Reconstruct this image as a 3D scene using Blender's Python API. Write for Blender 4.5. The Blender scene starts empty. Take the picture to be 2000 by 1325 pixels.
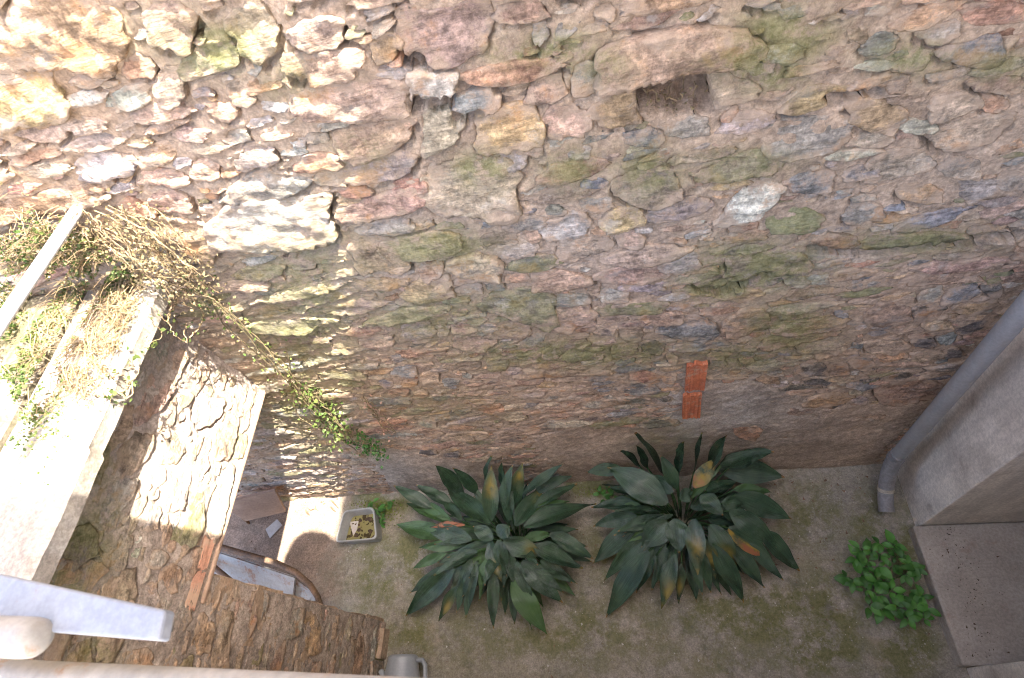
import bpy, math, random
import numpy as np
from mathutils import Matrix, Vector
from mathutils.geometry import delaunay_2d_cdt

# ------------------------------------------------------------------ camera, sky, sun, exposure
SC = bpy.context.scene
COL = SC.collection
F = 1093.0                      # focal length in pixels of a 2000 px wide frame
_n = lambda v: v / np.linalg.norm(v)
_dn = _n(np.array([325., 708., F]))
_xr = -_n(np.array([-4946., 583., F])); _xr = _n(_xr - _dn * (_xr @ _dn))
_z = -_dn; _y = np.cross(_z, _xr)
RM = np.stack([_xr, _y, _z])    # picture axes -> world axes
CAM = np.array([0., -1.19778, 3.6])

cam_d = bpy.data.cameras.new('camera'); cam = bpy.data.objects.new('camera', cam_d); COL.objects.link(cam)
cam_d.sensor_width = 23.6; cam_d.lens = 23.6 * F / 2000.0
cam_d.clip_start = 0.05; cam_d.clip_end = 200
cam_d.dof.use_dof = True; cam_d.dof.focus_distance = 2.6; cam_d.dof.aperture_fstop = 5.0
M = Matrix.Identity(4)
for r in range(3):
    M[r][0] = RM[r][0]; M[r][1] = -RM[r][1]; M[r][2] = -RM[r][2]; M[r][3] = CAM[r]
cam.matrix_world = M
SC.camera = cam

SUN_TO = _n(np.array([0.4856, -0.088, 0.8735]))
W = bpy.data.worlds.new('World'); SC.world = W; W.use_nodes = True
nt = W.node_tree; nt.nodes.clear()
sky = nt.nodes.new('ShaderNodeTexSky'); sky.sky_type = 'NISHITA'; sky.sun_disc = False
sky.sun_elevation = math.asin(SUN_TO[2]); sky.sun_rotation = math.atan2(SUN_TO[0], SUN_TO[1])
sky.dust_density = 4.0; sky.air_density = 0.55; sky.ozone_density = 0.3
bg = nt.nodes.new('ShaderNodeBackground'); bg.inputs['Strength'].default_value = 0.15
wo = nt.nodes.new('ShaderNodeOutputWorld')
nt.links.new(sky.outputs[0], bg.inputs['Color']); nt.links.new(bg.outputs[0], wo.inputs['Surface'])
sd = bpy.data.lights.new('sun', 'SUN'); sd.energy = 2.5; sd.angle = math.radians(0.5); sd.color = (1.0, 0.95, 0.86)
so = bpy.data.objects.new('sun', sd); COL.objects.link(so)
so.rotation_euler = Vector(-SUN_TO).to_track_quat('-Z', 'Y').to_euler()
so.location = (3, -1, 9)
vs = SC.view_settings
vs.view_transform = 'Standard'; vs.look = 'None'; vs.gamma = 1.0; vs.use_curve_mapping = False
vs.exposure = 3.55
SC.cycles.filter_width = 1.05
SC.cycles.max_bounces = 8; SC.cycles.diffuse_bounces = 5
try: SC.cycles.use_denoising = True
except Exception: pass

rnd = random.Random(11)
RS = np.random.RandomState(5)

# ------------------------------------------------------------------ helpers: picture -> place
def ray(px, py): return RM @ np.array([px - 1000., py - 662.5, F])
def on_floor(px, py, z=0.):
    r = ray(px, py); return CAM + r * ((z - CAM[2]) / r[2])
def on_y(px, py, y=0.):
    r = ray(px, py); return CAM + r * ((y - CAM[1]) / r[1])
def on_x(px, py, x):
    r = ray(px, py); return CAM + r * ((x - CAM[0]) / r[0])
def to_px(P):
    q = (np.asarray(P) - CAM) @ RM       # rows of RM are world axes in picture coords
    w = np.where(q[..., 2] > 1e-3, q[..., 2], 1e-3)
    return np.stack([q[..., 0] / w * F + 1000, q[..., 1] / w * F + 662.5], -1)

# ------------------------------------------------------------------ numpy noise
def _hash(ix, iy, iz, seed):
    h = (ix.astype(np.int64) * 374761393 + iy.astype(np.int64) * 668265263 + iz.astype(np.int64) * 2147483647 + seed * 974634777) & 0xffffffff
    h = ((h ^ (h >> 13)) * 1274126177) & 0xffffffff
    h = ((h ^ (h >> 16)) * 2246822519) & 0xffffffff
    return ((h ^ (h >> 15)) & 0xffff) / 65535.0
def vnoise(x, y, seed=0):
    x = np.asarray(x, float); y = np.asarray(y, float)
    ix = np.floor(x); iy = np.floor(y); fx = x - ix; fy = y - iy
    fx = fx * fx * (3 - 2 * fx); fy = fy * fy * (3 - 2 * fy)
    z0 = np.zeros_like(ix)
    a = _hash(ix, iy, z0, seed); b = _hash(ix + 1, iy, z0, seed); c = _hash(ix, iy + 1, z0, seed); d = _hash(ix + 1, iy + 1, z0, seed)
    return (a * (1 - fx) + b * fx) * (1 - fy) + (c * (1 - fx) + d * fx) * fy
def fbm(x, y, oct=4, seed=0, rough=.5):
    s = 0; a = 1; t = 0
    for o in range(oct):
        s = s + a * (vnoise(x * 2 ** o + 17.3 * o, y * 2 ** o - 9.1 * o, seed + o) - .5); t += a; a *= rough
    return s / t * 2         # about -1..1
def sstep(e0, e1, x):
    t = np.clip((x - e0) / (e1 - e0), 0, 1); return t * t * (3 - 2 * t)

# ------------------------------------------------------------------ mesh helpers
def new_obj(name, me, parent=None, mat=None):
    o = bpy.data.objects.new(name, me); COL.objects.link(o)
    if parent is not None: o.parent = parent
    if mat is not None and me is not None and len(me.materials) == 0: me.materials.append(mat)
    return o
def empty(name, loc=(0, 0, 0)):
    o = bpy.data.objects.new(name, None); COL.objects.link(o); o.location = loc; o.empty_display_size = .1
    return o
def tag(o, label=None, cat=None, group=None, kind=None):
    if label: o['label'] = label
    if cat: o['category'] = cat
    if group: o['group'] = group
    if kind: o['kind'] = kind
    return o
def mesh(name, V, Fc, smooth=True, tint=None, moss=None, uv=None):
    me = bpy.data.meshes.new(name)
    V = np.asarray(V, np.float32)
    if isinstance(Fc, np.ndarray):
        k = Fc.shape[1]
        me.vertices.add(len(V)); me.vertices.foreach_set('co', V.ravel())
        me.loops.add(Fc.size); me.loops.foreach_set('vertex_index', Fc.astype(np.int32).ravel())
        me.polygons.add(len(Fc)); me.polygons.foreach_set('loop_start', np.arange(0, Fc.size, k, dtype=np.int32))
        me.update(calc_edges=True); me.validate()
    else:
        me.from_pydata([tuple(v) for v in V], [], Fc); me.update()
    if smooth: me.polygons.foreach_set('use_smooth', np.ones(len(me.polygons), bool))
    if tint is not None:
        a = me.color_attributes.new('tint', 'FLOAT_COLOR', 'POINT')
        t = np.ones((len(V), 4), np.float32); t[:, :np.shape(tint)[-1]] = tint; a.data.foreach_set('color', t.ravel())
    if moss is not None:
        a = me.attributes.new('moss', 'FLOAT', 'POINT'); m = np.zeros(len(V), np.float32); m[:] = moss; a.data.foreach_set('value', m)
    if uv is not None:
        l = me.uv_layers.new(name='UVMap'); idx = np.zeros(len(me.loops), np.int32); me.loops.foreach_get('vertex_index', idx)
        l.data.foreach_set('uv', np.asarray(uv, np.float32)[idx].ravel())
    return me
class MB:
    """collects shapes, then becomes one mesh"""
    def __init__(s): s.V = []; s.F = []; s.n = 0
    def add(s, V, Fc):
        s.V.extend([tuple(map(float, v)) for v in V]); s.F.extend([tuple(int(i) + s.n for i in f) for f in Fc]); s.n = len(s.V); return s
    def box(s, x0, x1, y0, y1, z0, z1):
        V = [(x, y, z) for x in (x0, x1) for y in (y0, y1) for z in (z0, z1)]
        return s.add(V, [(0, 1, 3, 2), (4, 6, 7, 5), (0, 4, 5, 1), (2, 3, 7, 6), (0, 2, 6, 4), (1, 5, 7, 3)])
    def tube(s, pts, rad, n=10, cap=True, flat=1.0):
        pts = [np.array(p, float) for p in pts]; m = len(pts)
        rad = [rad] * m if not hasattr(rad, '__len__') else rad
        up = np.array([0, 0, 1.]); V = []; prev = None
        for i, p in enumerate(pts):
            t = _n(pts[min(i + 1, m - 1)] - pts[max(i - 1, 0)] + 1e-9)
            if prev is None:
                a = np.cross(t, up)
                if np.linalg.norm(a) < .1: a = np.cross(t, np.array([1., 0, 0]))
            else: a = prev - t * (prev @ t)
            a = _n(a); b = np.cross(t, a); prev = a
            for k in range(n):
                w = 2 * math.pi * k / n; V.append(p + rad[i] * (a * math.cos(w) + b * math.sin(w) * flat))
        Fc = [(i * n + k, i * n + (k + 1) % n, (i + 1) * n + (k + 1) % n, (i + 1) * n + k) for i in range(m - 1) for k in range(n)]
        if cap: Fc += [tuple(range(n))[::-1], tuple((m - 1) * n + k for k in range(n))]
        return s.add(V, Fc)
    def build(s, name, mat, parent=None, smooth=False, bevel=0):
        me = mesh(name, s.V, s.F, smooth=smooth); o = new_obj(name, me, parent, mat)
        if smooth:
            try: me.set_sharp_from_angle(angle=math.radians(45))
            except Exception: pass
        if bevel:
            b = o.modifiers.new('bevel', 'BEVEL'); b.width = bevel; b.segments = 2; b.limit_method = 'ANGLE'
        return o

# ------------------------------------------------------------------ materials
class NT:
    def __init__(s, name):
        s.m = bpy.data.materials.new(name); s.m.use_nodes = True; s.t = s.m.node_tree; s.t.nodes.clear()
        s.out = s.n('ShaderNodeOutputMaterial'); s.b = s.n('ShaderNodeBsdfPrincipled'); s.l(s.b.outputs[0], s.out.inputs[0])
        s.pos = s.n('ShaderNodeNewGeometry').outputs['Position']
    def n(s, k): return s.t.nodes.new(k)
    def l(s, a, b): s.t.links.new(a, b)
    def put(s, sock, v):
        if hasattr(v, 'is_linked') or hasattr(v, 'links'): s.l(v, sock)
        elif hasattr(v, '__len__') and len(v) == 3 and sock.type == 'RGBA': sock.default_value = (*v, 1)
        else: sock.default_value = v
    def noise(s, scale, detail=5, rough=.6, vec=None, dist=0.):
        t = s.n('ShaderNodeTexNoise'); t.inputs['Scale'].default_value = scale; t.inputs['Detail'].default_value = detail
        t.inputs['Roughness'].default_value = rough; t.inputs['Distortion'].default_value = dist
        s.l(vec if vec is not None else s.pos, t.inputs['Vector']); return t.outputs[0]
    def voro(s, scale, vec=None, feature='F1'):
        t = s.n('ShaderNodeTexVoronoi'); t.feature = feature; t.inputs['Scale'].default_value = scale
        s.l(vec if vec is not None else s.pos, t.inputs['Vector']); return t.outputs['Distance']
    def scale(s, xyz, vec=None):
        t = s.n('ShaderNodeVectorMath'); t.operation = 'MULTIPLY'; s.l(vec if vec is not None else s.pos, t.inputs[0]); t.inputs[1].default_value = xyz
        return t.outputs[0]
    def rng(s, v, a, b, c=0., d=1.):
        t = s.n('ShaderNodeMapRange'); t.interpolation_type = 'SMOOTHSTEP'; s.put(t.inputs[0], v)
        for i, q in enumerate((a, b, c, d)): t.inputs[i + 1].default_value = q
        return t.outputs[0]
    def math(s, op, a, b=0.):
        t = s.n('ShaderNodeMath'); t.operation = op; s.put(t.inputs[0], a); s.put(t.inputs[1], b); return t.outputs[0]
    def mix(s, f, a, b, mode='MIX'):
        t = s.n('ShaderNodeMix'); t.data_type = 'RGBA'; t.blend_type = mode; t.clamp_factor = True
        s.put(t.inputs[0], f); s.put(t.inputs[6], a); s.put(t.inputs[7], b); return t.outputs[2]
    def mulv(s, c, v):
        cb = s.n('ShaderNodeCombineColor')
        for i in range(3): s.l(v, cb.inputs[i])
        return s.mix(1., c, cb.outputs[0], 'MULTIPLY')
    def attr(s, name, out='Color'):
        t = s.n('ShaderNodeAttribute'); t.attribute_name = name; return t.outputs[out]
    def bump(s, h, strength, dist):
        t = s.n('ShaderNodeBump'); t.inputs['Strength'].default_value = strength; t.inputs['Distance'].default_value = dist
        s.l(h, t.inputs['Height']); s.l(t.outputs[0], s.b.inputs['Normal'])
    def fin(s, col, rough=.9, spec=.3):
        s.put(s.b.inputs['Base Color'], col); s.put(s.b.inputs['Roughness'], rough)
        s.put(s.b.inputs['Specular IOR Level'], spec); return s.m

MORTAR = (.43, .32, .23)
def masonry_mat(name, stone):
    t = NT(name)
    c = t.attr('tint')
    if stone:
        st = t.noise(7, 7, .7, t.scale((1.2, 1.2, 6.5)), .8)
        c = t.mulv(c, t.rng(st, .28, .72, .55, 1.36))
        c = t.mulv(c, t.rng(t.noise(13, 9, .75), .34, .66, .58, 1.36))
        c = t.mulv(c, t.rng(t.noise(75, 5, .75), .38, .62, .70, 1.28))
        c = t.mix(t.rng(t.noise(6.5, 7, .7), .54, .64, 0, .62), c, (.44, .225, .095))
        c = t.mix(t.rng(t.noise(5.3, 7, .72, t.scale((1, 1, 2))), .54, .64, 0, .55), c, (.235, .215, .19))
        c = t.mix(t.rng(t.noise(7.7, 7, .75), .57, .66, 0, .5), c, (.50, .45, .38))
        c = t.mix(t.rng(t.noise(34, 6, .8), .60, .70, 0, .55), c, (.10, .075, .055))
        sm = t.math('ADD', t.noise(8, 10, .78), t.math('MULTIPLY', t.attr('tint', 'Alpha'), .13))
        c = t.mix(t.rng(sm, .535, .655, 0, .84), c, t.mulv(t.mix(0., MORTAR, MORTAR), t.rng(t.noise(40, 6, .75), .3, .7, .78, 1.2)))
    else:
        c = t.mulv(c, t.rng(t.noise(3.1, 8, .7), .3, .7, .72, 1.18))
        c = t.mulv(c, t.rng(t.noise(26, 8, .75), .36, .64, .76, 1.2))
        c = t.mulv(c, t.rng(t.noise(95, 4, .75), .38, .62, .78, 1.18))
        c = t.mix(t.rng(t.noise(90, 4, .8), .60, .72, 0, .5), c, (.55, .50, .44))
        c = t.mix(t.rng(t.noise(60, 4, .8), .63, .75, 0, .7), c, (.16, .11, .085))
    ms = t.attr('moss', 'Fac')
    mk = t.math('MINIMUM', t.math('MULTIPLY', t.math('MULTIPLY', ms, 1.35), t.rng(t.noise(13, 10, .8), .38, .56)), 1.)
    mcol = t.mix(t.rng(t.noise(45, 6, .8), .35, .65), (.10, .105, .03), (.27, .25, .12))
    c = t.mix(t.math('MULTIPLY', mk, .85), c, mcol)
    c = t.mix(t.rng(t.noise(150, 3, .7), .66, .76, 0, .35), c, (.62, .59, .54))
    a = t.noise(30, 10, .72); b = t.noise(9, 7, .7, t.scale((2.2, 2.2, 11) if stone else (3, 3, 4)), .5)
    h = t.math('ADD', a, t.math('MULTIPLY', b, .9 if stone else .35))
    t.bump(h, .75, .012 if stone else .010)
    return t.fin(c, .93, .22)
M_STONE = masonry_mat('rubble_stone', True)
M_MORTAR = masonry_mat('lime_mortar', False)

def rough_mat(name, col, col2=None, sc=6., var=.3, rough=.85, bump=.3, bd=.005, stain=None, spec=.3, fine=70, drip=False):
    t = NT(name)
    c = t.mix(t.rng(t.noise(sc, 7, .65), .38, .62), col, col2 or col)
    if drip: c = t.mulv(c, t.rng(t.noise(4, 6, .7, t.scale((2.6, 2.6, .5))), .36, .64, .84, 1.06))
    c = t.mulv(c, t.rng(t.noise(fine, 6, .75), .36, .64, 1 - var, 1 + var))
    if stain: c = t.mix(t.rng(t.noise(stain[1], 7, .7), stain[2], stain[2] + .12, 0, stain[3]), c, stain[0])
    t.bump(t.noise(fine * .7, 8, .7), bump, bd)
    return t.fin(c, rough, spec)
M_RENDER = rough_mat('grey_render', (.72, .67, .59), (.58, .53, .46), 2.6, .14, .9, .35, .004, ((.30, .25, .20), 5., .55, .5), drip=True)
M_FACADE = rough_mat('pale_facade', (.76, .68, .56), (.70, .62, .50), 2., .1, .9)
M_SILL = rough_mat('sill_concrete', (.40, .36, .31), (.33, .295, .25), 3.5, .14, .9, .4, .004, ((.28, .19, .14), 6., .56, .5))
M_COPING = rough_mat('coping_concrete', (.40, .36, .30), (.30, .26, .21), 7., .22, .9, .6, .006, ((.13, .14, .07), 6., .62, .5))
M_TIER = rough_mat('mossy_concrete', (.20, .165, .12), (.13, .12, .06), 6., .3, .95, .7, .008)
M_PIPE = rough_mat('grey_pvc', (.285, .285, .285), (.255, .255, .255), 9., .08, .42, .08, .001, ((.30, .27, .24), 8., .60, .45), .5)
M_PVCJ = rough_mat('dusty_pvc', (.24, .24, .245), (.20, .195, .195), 12., .15, .6, .15, .002, ((.33, .28, .23), 14., .56, .5), .4)
M_CEM = rough_mat('cement_ring', (.42, .38, .31), (.34, .30, .25), 20., .2)
M_BRICK = rough_mat('orange_brick', (.50, .17, .08), (.41, .13, .065), 8., .2, .85, .3, .003, ((.43, .30, .21), 14., .52, .8))
M_BRICKD = rough_mat('dusty_brick', (.43, .23, .155), (.39, .20, .13), 9., .2, .9, .4, .003, ((.42, .30, .21), 9., .46, .85))
M_WHITE = rough_mat('white_paint', (.40, .42, .45), (.30, .32, .35), 5., .10, .45, .25, .002, ((.30, .17, .09), 26., .60, .75), .5)
M_WHITER = rough_mat('rust_stained_white_paint', (.46, .43, .37), (.38, .35, .30), 18., .1, .5, .3, .002, ((.42, .20, .07), 16., .54, .75), .5)
M_ALU = rough_mat('white_bar', (.62, .62, .63), (.56, .56, .57), 6., .05, .45, .1, .001)
M_PANEL = rough_mat('rusted_white_enamel', (.37, .35, .31), (.29, .265, .23), 6., .08, .5, .15, .002, ((.24, .10, .04), 10., .52, .85), .5)
M_RUST = rough_mat('rusty_steel', (.13, .085, .055), (.20, .12, .07), 15., .25, .75, .3, .002)
M_WOOD = rough_mat('old_wood', (.26, .16, .09), (.20, .115, .06), 14., .25)
M_BOARD = rough_mat('pale_board', (.40, .28, .20), (.32, .22, .155), 6., .12)
M_PAPER = rough_mat('paper', (.50, .47, .43), (.43, .40, .36), 12., .06)
M_TUB = rough_mat('grey_plastic', (.36, .37, .36), (.31, .32, .31), 7., .08, .45, .06, .001, ((.20, .18, .13), 9., .60, .5), .5)
M_CAN = rough_mat('blue_grey_plastic', (.31, .335, .36), (.27, .295, .32), 6., .05, .40, .05, .001, ((.33, .31, .28), 12., .62, .5), .5)
M_DARKLEAF = rough_mat('wet_dead_leaf', (.05, .03, .015), (.09, .05, .02), 20., .3, .5)
M_DRY = rough_mat('dry_vine', (.20, .14, .08), (.28, .20, .11), 12., .25, .9)
M_STEM = rough_mat('vine_stem', (.17, .13, .07), (.24, .19, .10), 12., .25, .9)

def leaf_mat(name, a, b, yellow=None, rough=.45, vein=0., trans=.1):
    t = NT(name)
    info = t.n('ShaderNodeObjectInfo').outputs['Random']
    c = t.mix(t.rng(t.noise(9, 4, .6), .35, .65), a, b)
    if vein:
        uv = t.n('ShaderNodeUVMap').outputs[0]
        st = t.noise(1, 3, .6, t.scale((95, 2.4, 1), uv))
        c = t.mulv(c, t.rng(st, .3, .7, .58, 1.5))
        # pale dried streaks and dust that follow the veins
        c = t.mix(t.math('MULTIPLY', t.rng(t.noise(1, 5, .75, t.scale((60, 5, 1), uv)), .62, .74), t.rng(t.noise(6, 3, .6), .5, .7, 0, .75)), c, (.36, .33, .25))
        c = t.mix(t.rng(t.noise(5, 6, .75), .52, .75, 0, .28), c, (.23, .26, .26))
        y = t.attr('tint', 'Color')
        sep = t.n('ShaderNodeSeparateColor'); t.l(y, sep.inputs[0])
        yn = t.math('MULTIPLY', sep.outputs[0], t.rng(t.noise(14, 5, .6), .30, .58))
        c = t.mix(yn, c, (.40, .27, .04))
        c = t.mix(t.math('MULTIPLY', sep.outputs[1], t.rng(t.noise(22, 5, .6), .35, .55)), c, (.34, .13, .06))
        c = t.mix(t.math('MULTIPLY', sep.outputs[2], .75), c, (.085, .20, .025))
        t.bump(st, .6, .006)
    else:
        c = t.mulv(c, t.rng(info, 0, 1, .7, 1.3))
        t.bump(t.noise(60, 3, .5), .2, .002)
    m = t.fin(c, rough, .8 if vein else .5)
    if trans:
        tr = t.n('ShaderNodeBsdfTranslucent'); t.put(tr.inputs[0], c); ms = t.n('ShaderNodeMixShader'); ms.inputs[0].default_value = trans
        t.l(t.b.outputs[0], ms.inputs[1]); t.l(tr.outputs[0], ms.inputs[2]); t.l(ms.outputs[0], t.out.inputs[0])
    return m
M_ASPI = leaf_mat('broad_leaf', (.025, .058, .031), (.042, .086, .044), True, .24, 1., .06)
M_WEED = leaf_mat('weed_leaf', (.045, .155, .022), (.07, .21, .03), None, .5, 0., .15)
M_IVY = leaf_mat('ivy_leaf', (.065, .115, .022), (.12, .15, .035), None, .6, 0., .2)
M_IVYD = leaf_mat('dry_leaf', (.19, .145, .07), (.27, .21, .10), None, .8, 0., .2)
M_PINK = leaf_mat('dry_pink_leaf', (.30, .18, .13), (.24, .14, .10), None, .8, 0., .2)
M_MOSSY = leaf_mat('moss_tuft', (.10, .14, .025), (.17, .19, .04), None, .9, 0., .1)

def floor_mat():
    t = NT('mossy_yard_concrete')
    c = t.mix(t.rng(t.noise(2.6, 8, .7), .38, .62), (.335, .30, .25), (.265, .245, .205))
    c = t.mulv(c, t.rng(t.noise(38, 8, .78), .34, .66, .78, 1.18))
    c = t.mulv(c, t.rng(t.noise(120, 4, .75), .38, .62, .82, 1.15))
    c = t.mix(t.rng(t.noise(3.7, 7, .7), .56, .68, 0, .5), c, (.40, .32, .255))
    c = t.mix(t.rng(t.noise(4.6, 8, .75), .53, .64, 0, .75), c, (.13, .12, .095))
    ms = t.attr('moss', 'Fac')
    mk = t.math('MINIMUM', t.math('MULTIPLY', t.math('MULTIPLY', t.math('ADD', ms, .12), 1.6), t.rng(t.noise(7, 10, .78), .38, .60)), 1.)
    c = t.mix(t.math('MULTIPLY', mk, .85), c, t.mix(t.rng(t.noise(50, 6, .8), .3, .7), (.085, .09, .025), (.19, .185, .075)))
    c = t.mix(t.rng(t.noise(110, 2, .6), .70, .76, 0, .8), c, (.60, .57, .53))
    c = t.mix(t.rng(t.noise(75, 3, .7), .68, .76, 0, .7), c, (.06, .045, .035))
    sx = t.n('ShaderNodeSeparateXYZ'); t.l(t.pos, sx.inputs[0])          # bare brown earth inside the store
    e = t.math('ADD', sx.outputs[0], t.math('MULTIPLY', t.noise(5, 6, .7), .5))
    c = t.mix(t.rng(e, -2.02, -1.80, .9, 0.), c, t.mulv(t.mix(t.rng(t.noise(6, 8, .75), .4, .6), (.30, .215, .155), (.20, .145, .105)), t.rng(t.noise(90, 4, .75), .36, .64, .7, 1.3)))
    t.bump(t.noise(45, 9, .75), .7, .007)
    return t.fin(c, .92, .25)
M_FLOOR = floor_mat()
def water_mat():
    t = NT('stale_water')
    c = t.mix(t.rng(t.noise(26, 4, .6), .52, .58), (.23, .205, .085), (.06, .045, .02))
    return t.fin(c, .12, .5)
M_WATER = water_mat()

# ------------------------------------------------------------------ masonry machinery
XW = -1.72                                  # face of the side wall
def main_w(u, v, d): return np.stack([u, -d, v], -1)
def side_w(u, v, d): return np.stack([XW + d, u, v], -1)
COLS0 = dict(T=(.43, .335, .245), P=(.44, .29, .205), R=(.40, .19, .115), O=(.47, .30, .15), Y=(.52, .36, .16), G=(.315, .305, .28), B=(.21, .215, .215),
            W=(.52, .50, .455), M=(.27, .265, .16), D=(.25, .165, .115), K=(.095, .09, .08))
COLS = {k: tuple(.58 * a + .42 * b for a, b in zip(v, (.42, .315, .23))) if k not in 'KB' else tuple(.8 * a + .2 * b for a, b in zip(v, (.44, .345, .27))) for k, v in COLS0.items()}

def blob_mask(px, blobs):
    m = np.zeros(px.shape[:-1])
    for cx, cy, rx, ry, s in blobs:
        m = np.maximum(m, s * np.exp(-((px[..., 0] - cx) / rx) ** 2 - ((px[..., 1] - cy) / ry) ** 2))
    return m
MOSS_MAIN = [(940, 330, 60, 38, 1), (1090, 100, 110, 45, .9), (1000, 105, 60, 20, .9), (1530, 70, 110, 60, 1), (1500, 140, 80, 40, 1), (1480, 520, 130, 50, 1.2), (1400, 560, 80, 30, 1.2),
             (1270, 335, 80, 60, .8), (1120, 330, 80, 50, .8), (1450, 315, 100, 30, .8), (1000, 600, 120, 40, .7), (1120, 690, 260, 32, .95), (850, 620, 180, 60, .7), (1540, 640, 90, 60, 1), (1440, 700, 120, 30, .8),
             (600, 620, 140, 220, .75), (430, 95, 90, 50, 1.1), (860, 480, 110, 40, .9), (580, 780, 120, 100, .8), (1780, 110, 100, 40, .8), (1950, 130, 80, 40, .7), (1180, 130, 60, 40, .7), (1780, 470, 150, 30, .8),
             (1460, 120, 110, 40, .8), (700, 300, 80, 60, .5), (560, 150, 60, 50, .6), (330, 60, 100, 60, .5), (1300, 860, 80, 40, .5), (850, 790, 150, 40, .5)]
MOSS_SIDE = [(180, 890, 50, 70, 1), (150, 1060, 90, 80, .9), (110, 1150, 70, 60, 1), (230, 680, 60, 80, .7), (200, 1010, 60, 60, .7), (180, 1270, 60, 50, .7)]

def outline(n, w, h, kind, rs):
    """irregular stone outline round the origin, w x h"""
    th = np.linspace(0, 2 * np.pi, n, endpoint=False)
    e = {'b': 5.5, 'o': 2.5, 'l': 2.0, 'p': 3.4}[kind]
    c, s = np.cos(th), np.sin(th)
    r = (np.abs(c) ** e + np.abs(s) ** e) ** (-1 / e)
    ph = rs.rand(6) * 6.28
    k = .45 if n > 45 else 1.
    r = r * (1 + .05 * np.cos(2 * th + ph[0]) + .08 * np.cos(3 * th + ph[1]) + .06 * k * np.cos(5 * th + ph[2]) + .045 * k * np.cos(8 * th + ph[3]) + .035 * k * np.cos(13 * th + ph[4]) + .09 * (rs.rand(n) - .5))
    x, y = r * c, r * s
    if kind == 'l':                           # lens shaped flake, pointed ends
        y = y * (1 - .55 * np.abs(x) ** 2.2)
    if kind == 'p':                           # one end thicker
        y = y * (1 + .35 * x * (1 if rs.rand() < .5 else -1))
    y = y + .14 * np.sin(2.2 * x + ph[5])
    return x * w / 2, y * h / 2

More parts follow.
